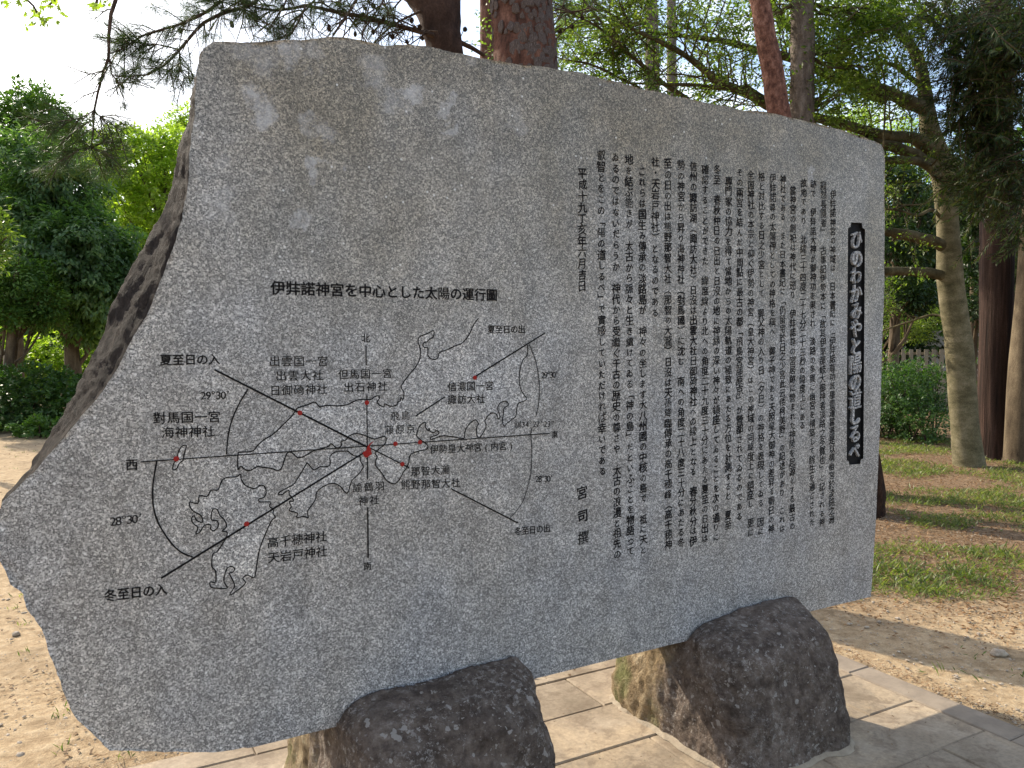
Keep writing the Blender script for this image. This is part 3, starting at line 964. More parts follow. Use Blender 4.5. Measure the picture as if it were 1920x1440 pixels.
KYU = [(451, 889), (452, 898), (460, 910), (477, 916), (487, 910), (496, 912), (499, 924), (494, 933), (486, 935), (487, 941), (507, 941), (505, 949), (512, 955), (512, 963), (516, 970), (509, 976), (498, 1000), (487, 1028),
       (482, 1054), (479, 1075), (475, 1083), (464, 1078), (455, 1084), (460, 1093), (446, 1106), (430, 1116), (439, 1101), (438, 1091), (430, 1075), (436, 1073), (440, 1066), (434, 1062), (426, 1065), (421, 1078), (420, 1091),
       (426, 1102), (414, 1103), (396, 1101), (394, 1091), (404, 1091), (404, 1070), (397, 1062), (399, 1039), (406, 1035), (417, 1020), (425, 1005), (425, 997), (416, 996), (425, 987), (420, 974), (412, 966), (407, 955),
       (399, 955), (396, 966), (397, 975), (407, 976), (409, 987), (401, 995), (395, 992), (395, 984), (383, 985), (375, 997), (367, 1001), (371, 989), (362, 981), (359, 972), (364, 967), (369, 976), (380, 979), (377, 967),
       (362, 958), (356, 949), (356, 941), (371, 944), (374, 929), (388, 931), (396, 919), (409, 918), (416, 901), (427, 895), (443, 894)]
TSU = [(347, 834), (339, 839), (334, 849), (331, 862), (326, 868), (324, 880), (331, 879), (336, 869), (343, 863), (345, 852), (349, 838)]
def patch(name, pts, mat, y):
    P = [Vector(UV(*p)) for p in pts]
    n = len(P)
    res = delaunay_2d_cdt(P, [(i, (i + 1) % n) for i in range(n)], [], 0, 1e-7)
    Fc = []
    for f in res[2]:
        c = (res[0][f[0]] + res[0][f[1]] + res[0][f[2]]) / 3
        if inside(c, P): Fc.append(tuple(f))
    return mesh_py(name, [(v.x, y, v.y) for v in res[0]], Fc, mat, mon)
patch('map_land', HON_N + HON_S[:-1], M_LAND, -.0004)
patch('map_land', SHI, M_LAND, -.0004)
patch('map_land', KYU, M_LAND, -.0004)
patch('map_land', TSU, M_LAND, -.0004)
ribbon('coastline', HON_N, 2.3)
ribbon('coastline', HON_S, 2.3)
ribbon('coastline', SHI, 2.2, closed=True)
ribbon('coastline', KYU, 2.2, closed=True)
ribbon('coastline', TSU, 2.0, closed=True)
for pts, w_ in [([(264, 866), (1030, 812.5)], 1.9), ([(686, 648), (686.5, 685)], 2), ([(687.5, 741), (689, 899)], 2.0), ([(689.3, 951), (690, 1046)], 2.8),
                ([(688, 845), (302, 1084)], 3.2), ([(402, 693), (688, 838)], 3.2), ([(690, 838), (767, 877)], 2.2), ([(1022, 624), (886, 709)], 2.8),
                ([(834, 744), (779, 780)], 2.6), ([(845, 916), (972, 981)], 2.6)]:
    ribbon('direction_line', pts, w_, y=-.0014, smooth=False)
for pts, w_ in [([(465, 729), (446, 761), (433, 793), (427, 822), (424.5, 852)], 2.4), ([(294, 863), (287, 906), (287, 945), (297, 981), (321, 1018), (341, 1036), (361, 1044)], 2.6),
                ([(992, 646), (1005, 680), (1011, 722), (1009, 760), (1004, 782)], 1.7), ([(997, 802), (995, 817), (997, 850), (994, 892), (982, 935), (970, 955), (956, 971)], 1.5)]:
    ribbon('angle_arc', pts, w_, y=-.0018)
for (x, y) in [(330.5, 860), (562, 774), (687.5, 755), (741, 832), (787, 829), (754, 870), (890, 708), (462, 982)]:
    c = UV(x, y)
    V = [(c[0] + .0072 * math.cos(a * math.pi / 6), -.0024, c[1] + .0072 * math.sin(a * math.pi / 6)) for a in range(12)] + [(c[0], -.0036, c[1])]
    mesh_py('red_dot', V, [(i, (i + 1) % 12, 12) for i in range(12)], M_RED, mon, True)
patch('red_island', [(701, 827), (696, 829), (689, 836), (686, 844), (679, 849), (682.5, 856), (687.5, 858), (697, 851), (695, 842), (692, 836)], M_RED, -.0026)

# ------------------------------------------------------------------ boulders under the slab
def boulder(label_, u0, u1, w0, w1, top, seed, shape, lab2):
    root = thing('boulder', label_, 'boulder', tuple(L2W((u0 + u1) / 2, -(w0 + w1) / 2, 0)), ANG, 'boulders carrying the slab')
    cu_, cw = (u0 + u1) / 2, (w0 + w1) / 2
    hu, hw = (u1 - u0) / 2, (w1 - w0) / 2
    N = 80
    V = []; idx = {}; Fc = []
    def vid(p):
        k = (round(p[0], 5), round(p[1], 5), round(p[2], 5))
        if k not in idx: idx[k] = len(V); V.append(Vector(p))
        return idx[k]
    for ax in range(3):
        for s in (-1, 1):
            if ax == 2 and s == -1: continue
            for i in range(N):
                for j in range(N):
                    q = []
                    for (a, c) in ((i, j), (i + 1, j), (i + 1, j + 1), (i, j + 1)):
                        e = [2 * a / N - 1, 2 * c / N - 1]
                        p = [0, 0, 0]
                        p[ax] = s; o2 = [k for k in range(3) if k != ax]
                        p[o2[0]] = e[0]; p[o2[1]] = e[1]
                        q.append(vid(p))
                    if (s > 0) == (ax != 1): Fc.append(tuple(q))
                    else: Fc.append(tuple(reversed(q)))
    out = []
    for p in V:
        x, y, z = p
        z01 = (z + 1) / 2
        # rounded box in plan and at the top
        e = 6.5
        r = (abs(x) ** e + abs(y) ** e) ** (1 / e)
        m = max(abs(x), abs(y), 1e-6)
        k = m / max(r, 1e-6)
        px_, py_ = x * k, y * k
        pu, pw, pz = shape(px_, py_, z01)
        P = Vector((pu * hu, -pw * hw, pz * top))
        nn = Vector((px_, -py_, .7 * max(0, z01 - .5)))
        if nn.length > 1e-6: nn.normalize()
        f = noise.fractal(Vector((P.x * 3.2 + seed, P.y * 3.2, P.z * 3.2)), 1, 2, 5) * .026
        f += noise.fractal(Vector((P.x * 14 + seed, P.y * 14, P.z * 9)), 1, 2, 6) * .010
        back = max(0.0, min(1.0, (P.y + .05) * 8))
        f += back * abs(noise.noise(Vector((P.x * 26 + seed, P.y * 26, P.z * 7)))) * .016
        P = P + nn * f
        wl_ = cw - P.y          # w of this vertex
        if P.z > .402 and wl_ < .004:
            P.z = .402 if wl_ > -.24 else min(P.z, .44)
        if wl_ < .035 and wl_ > -.0 and P.z > .41:
            pass
        if z01 <= 0.0001: P.z = -.04
        out.append(P)
    b = mesh_py('rock', out, Fc, boulder_mat('boulder rock', seed), root, True)
    bm_ = bmesh.new(); bm_.from_mesh(b.data); bmesh.ops.recalc_face_normals(bm_, faces=bm_.faces); bm_.to_mesh(b.data); bm_.free()
    b['label'] = lab2
    rim = [q for q, p in zip(out, V) if p[2] <= -.96 and max(abs(p[0]), abs(p[1])) > .999 and q.z < .0]
    rim = [q for q, p in zip(out, V) if abs(p[2] + 1) < 1e-6]
    rim.sort(key=lambda q: math.atan2(q.y, q.x))
    mv, mf = [], []
    for q in rim:
        d = Vector((q.x, q.y, 0)).normalized()
        wob = .012 + .014 * max(0, noise.noise(q * 9) + .4)
        a0 = Vector((q.x, q.y, 0)) - d * .03; a1 = Vector((q.x, q.y, 0)) + d * .004; a2 = Vector((q.x, q.y, 0)) + d * wob
        mv += [(a0.x, a0.y, .03), (a1.x, a1.y, .024), (a2.x, a2.y, .0125)]
    nm = len(rim)
    for i in range(nm):
        j = (i + 1) % nm
        mf += [(3 * i, 3 * i + 1, 3 * j + 1, 3 * j), (3 * i + 1, 3 * i + 2, 3 * j + 2, 3 * j + 1)]
    mesh_py('mortar_seam', mv, mf, M_MORTAR, root, True)
    return root
def shape_right(x, y, z):
    # x: u, y: w (-1 back .. 1 front), z 0..1
    u = x * (1.0 - (.07 if x > 0 else .08) * z ** 1.6)
    if y < .1 and x > 0: u -= .42 * x * min(1.0, (.1 - y) * 1.1)        # the back right corner is cut away
    if x > 0 and y > 0: u -= x * y * (.25 + .03 * z)
    w = y * (1 - .22 * z ** 2)
    h = 1.0 - .045 * (1 - (x + 1) / 2) - .08 * max(0, y) ** 2 - (.09 if x > 0 else .10) * abs(x) ** 7 - .10 * abs(y) ** 6
    return u, w, z * h
def shape_left(x, y, z):
    flare = 1.0 - (.08 if x > 0 else .14) * z ** 1.4
    u = x * flare
    if y < .1 and x > 0: u -= .35 * x * min(1.0, (.1 - y) * 1.1)
    if x > 0 and y > 0: u -= x * y * (.16 + .10 * z)
    w = y * (1 - .16 * z ** 2)
    h = 1.0 - .03 * (1 - (x + 1) / 2) - .14 * max(0, y) ** 2 - .12 * abs(x) ** 7 - .10 * abs(y) ** 6
    return u, w, z * h
boulder('dark lichen-spotted boulder under the right half of the slab, seen whole', -.195, .505, -.47, .34, .492, 3.1, shape_right, 'dark weathered rock with pale lichen and a tan split side')
boulder('dark grey boulder under the middle of the slab, cut by the lower frame edge', -1.54, -.775, -.62, .32, .50, 9.4, shape_left, 'dark grey rock with pale specks and a yellowish back')

# ------------------------------------------------------------------ vegetation builders
def cluster_leaves(name, centers, out_dir, per, spread, length, width, droop, mat, parent, flat=.5, jitter=.35):
    """rosettes of leaves round each centre; out_dir (N,3) outward direction of each cluster"""
    n = len(centers)
    C = np.repeat(centers, per, axis=0)
    O = np.repeat(out_dir, per, axis=0)
    N = n * per
    d = rnd_dirs(N)
    d[:, 2] *= flat
    ax = d + O * .8
    ax[:, 2] -= droop
    base = C + rnd_dirs(N) * (NR.random((N, 1)) ** .5) * spread
    nrm = O * .5 + rnd_dirs(N) * jitter + np.array([0, 0, .8])
    L = length * NR.uniform(.65, 1.25, N)
    Wd = width * NR.uniform(.75, 1.2, N)
    return leaves(name, base, ax, nrm, L, Wd, mat, parent)

def lumps_crown(lumps, spacing, fill=.6):
    """cluster centres over the shells of ellipsoid lumps (cx,cy,cz,rx,ry,rz)"""
    Cs, Os = [], []
    for (x, y, z, rx, ry, rz) in lumps:
        area = 4 * math.pi * ((rx * ry + rx * rz + ry * rz) / 3)
        n = max(8, int(area / (spacing ** 2)))
        d = rnd_dirs(n)
        rr = np.clip(NR.normal(.9, .14, (n, 1)), .3, 1.15)
        # lumpy surface
        ph = np.array([noise.noise(Vector((a[0] * 2.1 + x, a[1] * 2.1 + y, a[2] * 2.1 + z))) for a in d]).reshape(-1, 1)
        rr = rr * (1 + .35 * ph)
        c = d * rr * np.array([rx, ry, rz]) + np.array([x, y, z])
        Cs.append(c); Os.append(d)
        m = int(n * fill)
        d2 = rnd_dirs(m)
        c2 = d2 * (NR.random((m, 1)) ** .4) * .8 * np.array([rx, ry, rz]) + np.array([x, y, z])
        Cs.append(c2); Os.append(d2)
    return np.concatenate(Cs), np.concatenate(Os)

def grow(start, direc, length, radius, depth, out, tips, rr, bend=.25, up=.1, split=3, shrink=.6):
    """random branching; appends polylines to out as (pts, radii); tips get (point, direction)"""
    pts = [start.copy()]; rad = [radius]
    d = direc.normalized()
    k = 4
    p = start.copy()
    for i in range(k):
        d = (d + Vector((rr.gauss(0, bend), rr.gauss(0, bend), rr.gauss(0, bend) + up)) * .5).normalized()
        p = p + d * (length / k)
        pts.append(p.copy()); rad.append(radius * (1 - .6 * (i + 1) / k))
        if depth > 0 and i >= 1:
            for s in range(1 if rr.random() < .6 else 2):
                a = Vector((rr.gauss(0, 1), rr.gauss(0, 1), rr.gauss(0, .6)))
                a = (a - d * a.dot(d)).normalized()
                nd = (d * .7 + a * .75).normalized()
                grow(p.copy(), nd, length * shrink * rr.uniform(.7, 1.15), radius * .5, depth - 1, out, tips, rr, bend, up, split, shrink)
        if depth == 0: tips.append((p.copy(), d.copy()))
    tips.append((p.copy(), d.copy()))
    out.append((pts, rad))
def branches_obj(name, lst, mat, parent, seg=5, step=.25, minr=.002):
    V, Fc = [], []
    for pts, rad in lst:
        tube_geo(V, Fc, pts, [max(minr, r) for r in rad], seg, step, None, False)
    o = mesh_py(name, V, Fc, mat, parent, True)
    if parent is not None: rel(o, parent)
    return o
def in_root(o, root):
    return rel(o, root)

# ------------------------------------------------------------------ left background trees
def broad_tree(label_, base, h, lumps, mat, trunk_r, leafL=.12, spacing=.26, per=12, lean=(0, 0), bark_m=None, grp='broadleaf trees beyond the hedge', droop=.7, stems=1, fill=.9):
    root = thing('broadleaf_tree', label_, 'tree', tuple(base), 0, grp)
    rr = random.Random(int(base[0] * 100 + base[1] * 10))
    bm_ = bark_m or M_TRUNK
    for s in range(stems):
        a = rr.uniform(0, 6.28)
        off = Vector((math.cos(a), math.sin(a), 0)) * (.18 if stems > 1 else 0)
        top = Vector((base[0] + lean[0] + off.x * 3.5, base[1] + lean[1] + off.y * 3, h * .72))
        b0 = Vector(base) + off
        mid = b0.lerp(top, .5) + Vector((rr.uniform(-.15, .15), rr.uniform(-.15, .15), 0))
        tube('trunk', [b0 - Vector((0, 0, .1)), b0 + Vector((0, 0, .25)), mid, top], [trunk_r * 1.35, trunk_r, trunk_r * .8, trunk_r * .35], bm_, root, 9, .25,
             lambda q, a, i: noise.noise(q * 6) * .12)
    lst = []
    for (x, y, z, rx, ry, rz) in lumps:
        t = max(.3, min(.95, (z - .6) / (h * .8)))
        st = Vector(base).lerp(Vector((base[0] + lean[0], base[1] + lean[1], h * .72)), t * .8)
        e = Vector((x, y, z))
        m = st.lerp(e, .5) + Vector((0, 0, -.2))
        lst.append(([st, m, e], [trunk_r * .4, trunk_r * .25, trunk_r * .1]))
        for _ in range(3):
            q = e + Vector((rr.uniform(-rx, rx), rr.uniform(-ry, ry), rr.uniform(-rz, rz))) * .7
            lst.append(([m, m.lerp(q, .5) + Vector((0, 0, .1)), q], [trunk_r * .2, trunk_r * .12, .012]))
    branches_obj('branches', lst, bm_, root)
    C, O = lumps_crown(lumps, spacing, fill)
    o = cluster_leaves('crown', C, O, per, .14, leafL, leafL * .42, droop, mat, root)
    in_root(o, root)
    return root
def lp(px, py, Y, rpx, rz=None, dep=None):
    c = W(px, py, Y); r = rpx * Y / F
    return (c.x, c.y, c.z, r, dep or r, rz * Y / F if rz else r * .8)

broad_tree('dark green tree with drooping leaves left of the slab, a straight trunk below', Vector((-9.3, 16.5, 0)), 6.5,
           [lp(110, 350, 16.5, 85, 70), lp(50, 310, 16.8, 80, 65), lp(180, 470, 16.2, 75, 60), lp(120, 470, 16, 110, 85), lp(40, 420, 16.2, 80, 70),
            lp(180, 540, 16.1, 80, 60), lp(90, 560, 16.6, 90, 50), lp(230, 520, 16.5, 60, 60), lp(180, 610, 16.5, 60, 36)], M_LEAF_DARK, .17, .125, .21, 21)
broad_tree('loose-topped tree rising highest at the left edge of the view', Vector((-12.2, 19, 0)), 8.5,
           [lp(60, 215, 19, 70, 45), lp(110, 245, 19.3, 55, 36), lp(10, 250, 19, 70, 60), lp(30, 330, 19, 80, 70), lp(-60, 300, 19, 80, 80), lp(70, 185, 19.2, 26, 22)], M_LEAF_MID, .18, .14, .26, 13, droop=.3)
broad_tree('sunlit yellow-green tree just left of the slab edge', Vector((-9.0, 21, 0)), 7.5,
           [lp(260, 310, 21, 80, 55), lp(310, 370, 20.6, 60, 70), lp(230, 390, 20.8, 70, 55), lp(330, 310, 21, 50, 50), lp(270, 450, 20.6, 70, 60), lp(190, 290, 21.2, 60, 40), lp(300, 270, 21, 60, 26), lp(240, 262, 21, 50, 20)],
           M_LEAF_YEL, .17, .14, .26, 14, droop=.2, fill=.3)
broad_tree('tall yellow-green tree standing further back between the dark tree and the slab edge', Vector((-11.8, 27, 0)), 8,
           [lp(230, 330, 26, 60, 50), lp(300, 330, 26, 60, 60), lp(200, 430, 26, 60, 60), lp(290, 420, 26, 60, 60), lp(250, 510, 26, 80, 50), lp(150, 300, 26, 50, 40)], M_LEAF_YEL, .17, .2, .34, 14, droop=.2, fill=.4)
broad_tree('airy pale tree peeping over the yellow-green tree beside the slab edge', Vector((-11.3, 27, 0)), 10,
           [lp(345, 220, 27, 28, 26), lp(320, 240, 27, 26, 20), lp(365, 240, 27, 35, 40), lp(400, 300, 27, 60, 60)], M_LEAF_YEL, .2, .16, .34, 10, droop=.2)
broad_tree('slender multi-stemmed tree with bare lower trunks at the left edge', Vector((-9.9, 14.9, 0)), 4.6,
           [lp(30, 520, 14.6, 60, 45), lp(75, 560, 14.8, 45, 35), lp(10, 590, 14.5, 50, 30), lp(90, 600, 14.9, 30, 22), lp(-40, 540, 14.5, 60, 50)], M_LEAF_MID, .10, .09, .18, 15, stems=3, droop=.1)
broad_tree('bright young tree poking in at the far left edge', Vector((-7.6, 10.2, 0)), 4.2,
           [lp(-8, 440, 10, 30, 24), lp(-25, 480, 10, 40, 26), lp(-60, 400, 10, 60, 50)], M_LEAF_FRESH, .06, .08, .17, 10, droop=0, grp='young trees')

def shrub(label_, lumps, mat, leafL=.05, spacing=.13, per=12, grp='low shrubs', stems=5):
    b = (lumps[0][0], lumps[0][1], 0)
    root = thing('shrub', label_, 'shrub', b, 0, grp)
    rr = random.Random(int(b[0] * 37 + b[1] * 11))
    lst = []
    for (x, y, z, rx, ry, rz) in lumps:
        for _ in range(stems):
            q = Vector((x + rr.uniform(-rx, rx) * .7, y + rr.uniform(-ry, ry) * .7, z + rr.uniform(0, rz) * .7))
            st = Vector((x + rr.uniform(-.2, .2), y + rr.uniform(-.2, .2), -.02))
            lst.append(([st, st.lerp(q, .5), q], [.018, .012, .005]))
    branches_obj('stems', lst, M_TWIG, root)
    C, O = lumps_crown(lumps, spacing, .5)
    k = C[:, 2] > .03
    C, O = C[k], O[k]
    in_root(cluster_leaves('foliage', C, O, per, .06, leafL, leafL * .5, .0, mat, root), root)
    return root
shrub('clipped dark shrub at the left edge in front of the tree trunks', [(-9.0, 14.2, .55, 1.5, .9, .62), (-10.4, 14.6, .5, 1.2, .9, .6)], M_LEAF_SHRUB, .085, .13, 15)
shrub('rounded shrub between the dark shrub and the slab edge', [(-7.6, 14.0, .42, .8, .7, .5), (-6.9, 14.4, .5, .9, .7, .55)], M_LEAF_SHRUB, .08, .13, 14)
shrub('low bright weeds spilling onto the sand beside the shrubs', [(-7.9, 13.2, .14, .7, .35, .20), (-7.0, 13.5, .16, .6, .3, .2)], M_LEAF_MID, .08, .12, 11)
shrub('sunlit yellow shrub far behind the bare trunks at the left', [(-14.5, 22.5, 1.0, 2.2, 1.0, 1.1), (-11.5, 23, 1.2, 2.2, 1, 1.3), (-8.5, 23, 1.1, 2.2, 1, 1.2)], M_LEAF_YEL, .14, .22, 14)

# ------------------------------------------------------------------ far wood (reads as one mass)
def far_wood():
    Cs, Os = [], []
    for i in range(210):
        a = -1.15 + 2.3 * i / 209 + NR.normal(0, .01)
        d = NR.uniform(31, 46)
        x, y = math.sin(a) * d * 1.1, math.cos(a) * d
        h = NR.uniform(3.2, 5.4) if x < 1 else NR.uniform(3.2, 6.0)
        if x > 8: h += 2.2
        lum = [(x, y, h * .5, 1.9, 1.6, h * .52), (x + NR.uniform(-1, 1), y, h * .95, 1.3, 1.2, h * .22)]
        c, o = lumps_crown(lum, .5, .3)
        Cs.append(c); Os.append(o)
    C = np.concatenate(Cs); O = np.concatenate(Os)
    o = cluster_leaves('far_wood', C, O, 8, .3, .30, .15, .2, M_LEAF_MID, None)
    setp(o, 'far sunlit wood closing the view behind all the trees', 'wood', 'stuff')
far_wood()

# ------------------------------------------------------------------ needles
def needle_obj(name, tips, mat, parent, per=34, L=.095, wd=.0016, cone=.8):
    B = np.array([tuple(t[0]) for t in tips]); D = np.array([tuple(t[1]) for t in tips])
    n = len(B)
    Bc = np.repeat(B, per, axis=0); Dc = np.repeat(D, per, axis=0)
    t = NR.random((n * per, 1)) * .07
    ax = Dc * cone + rnd_dirs(n * per) * .85
    base = Bc - Dc * t
    o = leaves(name, base, ax, rnd_dirs(n * per), L * NR.uniform(.7, 1.15, n * per), wd, mat, parent, fold=0, mid=.3)
    if parent is not None: rel(o, parent)
    return o
def pine_top(root, start, height, spread, n, rr, needles=True):
    """crown above the picture: limbs, twigs and needle clouds that throw the dapples"""
    lst, tips = [], []
    for i in range(n):
        z = rr.uniform(.25, 1.0) * height
        a = rr.uniform(0, 6.28)
        d = Vector((math.cos(a), math.sin(a), rr.uniform(.05, .35)))
        grow(start + Vector((0, 0, z)), d, spread * rr.uniform(.6, 1.1), .035, 1, lst, tips, rr, .35, .05, 3, .55)
    branches_obj('upper_branches', lst, M_PINE_DARK, root, 5, .3)
    C = np.array([tuple(t[0]) for t in tips]); O = np.array([tuple(t[1]) for t in tips])
    C = np.repeat(C, 3, axis=0) + NR.normal(0, .14, (len(C) * 3, 3)); O = np.repeat(O, 3, axis=0)
    N = len(C)
    per = 16
    Bc = np.repeat(C, per, axis=0); Dc = np.repeat(O, per, axis=0)
    ax = Dc * .6 + rnd_dirs(N * per) + np.array([0, 0, .35])
    o = leaves('upper_needles', Bc, ax, rnd_dirs(N * per), .11 * NR.uniform(.7, 1.1, N * per), .006, M_NEEDLE, root, fold=0, mid=.4)
    rel(o, root)

def plate_disp(seed, amp=.035):
    def f(q, a, i):
        d = noise.voronoi(Vector((q.x * 9 + seed, q.y * 9, q.z * 5)))[0]
        return min(.07, (d[1] - d[0]) * .45) * (amp / .035) + noise.noise(q * 38) * .03 + noise.noise(q * 3 + Vector((seed, 0, 0))) * .04
    return f
# big pine behind the slab's top
def px_trunk(pts, Y):       # (px, py, width_px) -> points, radii ; py may run off the top of the photo
    return [W(a, b_, Y) for a, b_, c in pts], [c * Y / F / 2 for a, b_, c in pts]

def big_pine():
    Y = 5.6
    P, Rr = px_trunk([(982, -900, 70), (980, -500, 85), (977, -120, 98), (977, 0, 107), (981, 60, 108), (985, 125, 111), (990, 400, 122), (992, 900, 140)], Y)
    gx = P[-1]
    base = Vector((gx.x, Y, 0))
    P.append(Vector((gx.x, Y, -.05))); Rr.append(.33)
    root = thing('pine_tree', 'thick pine trunk with grey flaking plates over orange bark, rising behind the slab top', 'tree', tuple(base), 0, 'pine trees behind the slab')
    P.reverse(); Rr.reverse()
    tube('trunk', P, Rr, M_PINE_RED, root, 40, .035, plate_disp(4, .03))
    # bark plates: separate irregular flakes lying on the trunk
    rr = random.Random(5)
    protos = []
    for k in range(9):
        n = rr.randint(6, 8)
        V = []
        pts = []
        for i in range(n):
            a = 2 * math.pi * i / n + rr.uniform(-.3, .3)
            r = rr.uniform(.7, 1.15)
            pts.append((math.cos(a) * r, math.sin(a) * r))
        for (x, z) in pts: V.append((x, -.55 * (1 - .10 * x * x), z))
        for (x, z) in pts: V.append((x * .82, -1.0 - .2 * rr.random(), z * .82))
        Fc = [tuple(range(n, 2 * n))[::-1]] + [(i, n + i, n + (i + 1) % n, (i + 1) % n)[::-1] for i in range(n)]
        me = bpy.data.meshes.new('bark_plate')
        me.from_pydata(V, [], Fc); me.update()
        me.materials.append(M_PINE_GREY)
        protos.append(me)
    Pf, Rf = resample(P, Rr, .02)
    made = 0
    cells = []
    tries = 0
    while made < 230 and tries < 9000:
        tries += 1
        i = rr.randrange(len(Pf))
        c = Pf[i]
        if c.z < 3.35 or c.z > 4.25: continue
        a = rr.uniform(math.pi * 1.0, math.pi * 2.0)     # camera side
        # the lower left of the trunk has shed its plates
        if c.z < 3.86 and math.cos(a) < -.05 and rr.random() < .93: continue
        s = rr.uniform(.020, .046)
        p3 = (a * Rf[i], c.z)
        if any(abs(p3[0] - q[0]) < (s + q[2]) * .5 and abs(p3[1] - q[1]) < (s + q[2]) * .62 for q in cells): continue
        cells.append((p3[0], p3[1], s))
        o = bpy.data.objects.new('bark_plate', protos[rr.randrange(9)])
        COL.objects.link(o)
        nrm = Vector((math.cos(a), math.sin(a), 0))
        o.parent = root
        M = Matrix.Translation(c + nrm * (Rf[i] * 1.02 ) - root.location) @ Matrix.Rotation(a + math.pi / 2, 4, 'Z') @ Matrix.Rotation(rr.uniform(-.12, .12), 4, 'X') @ Matrix.Diagonal((s, .010, s * rr.uniform(1.1, 1.6), 1))
        o.matrix_local = M
        made += 1
    pine_top(root, Vector((gx.x, Y, 5.0)), 3.2, 1.7, 9, random.Random(2))
    return root
PINE = big_pine()

def leaning_pine():
    Y = 6.2
    P, Rr = px_trunk([(640, -560, 48), (720, -200, 64), (770, -60, 80), (812, 0, 78), (828, 60, 66), (836, 110, 62), (848, 300, 66), (865, 900, 80)], Y)
    gx = P[-1]
    root = thing('pine_tree', 'dark leaning pine trunk above the slab top, twigs with cones over the sky', 'tree', (gx.x, Y, 0), 0, 'pine trees behind the slab')
    P.append(Vector((gx.x, Y, -.05))); Rr.append(.24)
    P.reverse(); Rr.reverse()
    tube('trunk', P, Rr, M_PINE_DARK, root, 28, .05, plate_disp(8, .04))
    # second fork going straight up
    F2, R2 = px_trunk([(838, 80, 46), (838, 0, 50), (835, -120, 48), (850, -400, 40), (860, -800, 24)], Y)
    tube('limb', F2, R2, M_PINE_DARK, root, 20, .06, plate_disp(2, .04))
    def BP(lst, Y0, Y1):
        n = len(lst)
        return [W(a, b_, Y0 + (Y1 - Y0) * i / (n - 1)) for i, (a, b_) in enumerate(lst)]
    rr = random.Random(12)
    limbs = [
        ([(770, -60), (620, -90), (480, -60), (330, -90), (217, -60)], 6.2, 4.9, .045, .016, 0),
        ([(500, -62), (480, 3), (433, 20), (383, 42), (337, 93), (307, 123), (277, 140), (217, 143)], 5.6, 5.0, .016, .004, 13),
        ([(217, -60), (217, 0), (208, 27), (204, 67), (204, 107), (190, 147), (177, 207), (174, 253), (170, 277)], 4.9, 4.9, .014, .004, 5),
        ([(440, -60), (417, 0), (367, 33), (333, 47), (267, 67), (233, 90), (207, 100)], 5.5, 5.0, .013, .004, 14),
        ([(337, 93), (293, 83), (230, 80)], 5.3, 5.1, .006, .003, 6),
        ([(337, 93), (338, 130), (353, 157)], 5.3, 5.3, .005, .003, 4),
        ([(455, -30), (457, 17), (470, 50), (477, 77)], 5.5, 5.5, .007, .003, 3),
        ([(170, 277), (150, 280), (115, 285)], 4.9, 4.8, .005, .003, 4),
        ([(170, 277), (190, 286), (212, 293)], 4.9, 4.95, .005, .003, 4),
        ([(177, 207), (150, 222), (95, 228), (70, 225)], 4.9, 4.7, .005, .003, 4),
        ([(178, 210), (200, 228), (230, 245)], 4.9, 4.95, .004, .002, 3),
        ([(204, 107), (210, 140), (230, 165)], 4.9, 4.95, .005, .003, 2),
        ([(826, 70), (796, 62), (701, 36), (628, 22), (573, 11), (520, 20), (440, 5)], 6.15, 5.4, .024, .006, 8),
        ([(573, 11), (548, 62), (519, 73)], 5.5, 5.4, .007, .004, 3),
        ([(690, -40), (668, 0), (650, 29), (624, 66)], 5.8, 5.6, .014, .006, 4),
        ([(740, -40), (720, 0), (700, 30), (679, 60)], 5.9, 5.8, .008, .005, 3),
        ([(790, 20), (737, 47), (701, 80)], 6.1, 6.0, .010, .005, 3),
        ([(760, -10), (700, 60), (690, 75)], 6.1, 6.0, .007, .004, 2),
        ([(610, -60), (590, 0), (560, 30), (540, 60)], 5.7, 5.5, .009, .004, 4),
        ([(520, -60), (540, -10), (520, 30), (500, 60)], 5.6, 5.4, .008, .004, 5),
        ([(860, 78), (885, 90), (908, 104)], 6.2, 6.3, .02, .015, 0),
        ([(1036, 80), (1060, 55), (1090, 30), (1110, 0)], 5.9, 6.0, .006, .003, 2),
        ([(1036, 50), (1060, 20), (1075, -10)], 5.9, 6.0, .006, .003, 2),
    ]
    lst, tips = [], []
    for pts, Y0, Y1, r0, r1, ntw in limbs:
        Pp = BP(pts, Y0, Y1)
        n = len(Pp)
        rad = [r0 + (r1 - r0) * i / (n - 1) for i in range(n)]
        lst.append((Pp, rad))
        Q, _ = resample(Pp, rad, .04)
        for k in range(ntw * 3):
            t = 1 - rr.random() * .8
            i = min(len(Q) - 2, int(t * (len(Q) - 1)))
            d0 = (Q[i + 1] - Q[i]).normalized()
            a = Vector((rr.gauss(0, 1), rr.gauss(0, .8), rr.gauss(-.2, .8))); a = (a - d0 * a.dot(d0)).normalized()
            d = (d0 * .8 + a * .8).normalized()
            L = rr.uniform(.08, .26)
            e = Q[i] + d * L * .5 + Vector((0, 0, .01)); e2 = Q[i] + d * L + Vector((0, 0, -.01))
            lst.append(([Q[i], e, e2], [.0035, .003, .002]))
            tips.append((e2, d)); tips.append((e, d))
            if rr.random() < .6:
                a = Vector((rr.gauss(0, 1), rr.gauss(0, .8), rr.gauss(0, .8))).normalized()
                e3 = e + (d + a * .7).normalized() * L * .6
                lst.append(([e, e3], [.0025, .002])); tips.append((e3, (e3 - e).normalized()))
        if ntw: tips.append((Q[-1], (Q[-1] - Q[-3]).normalized()))
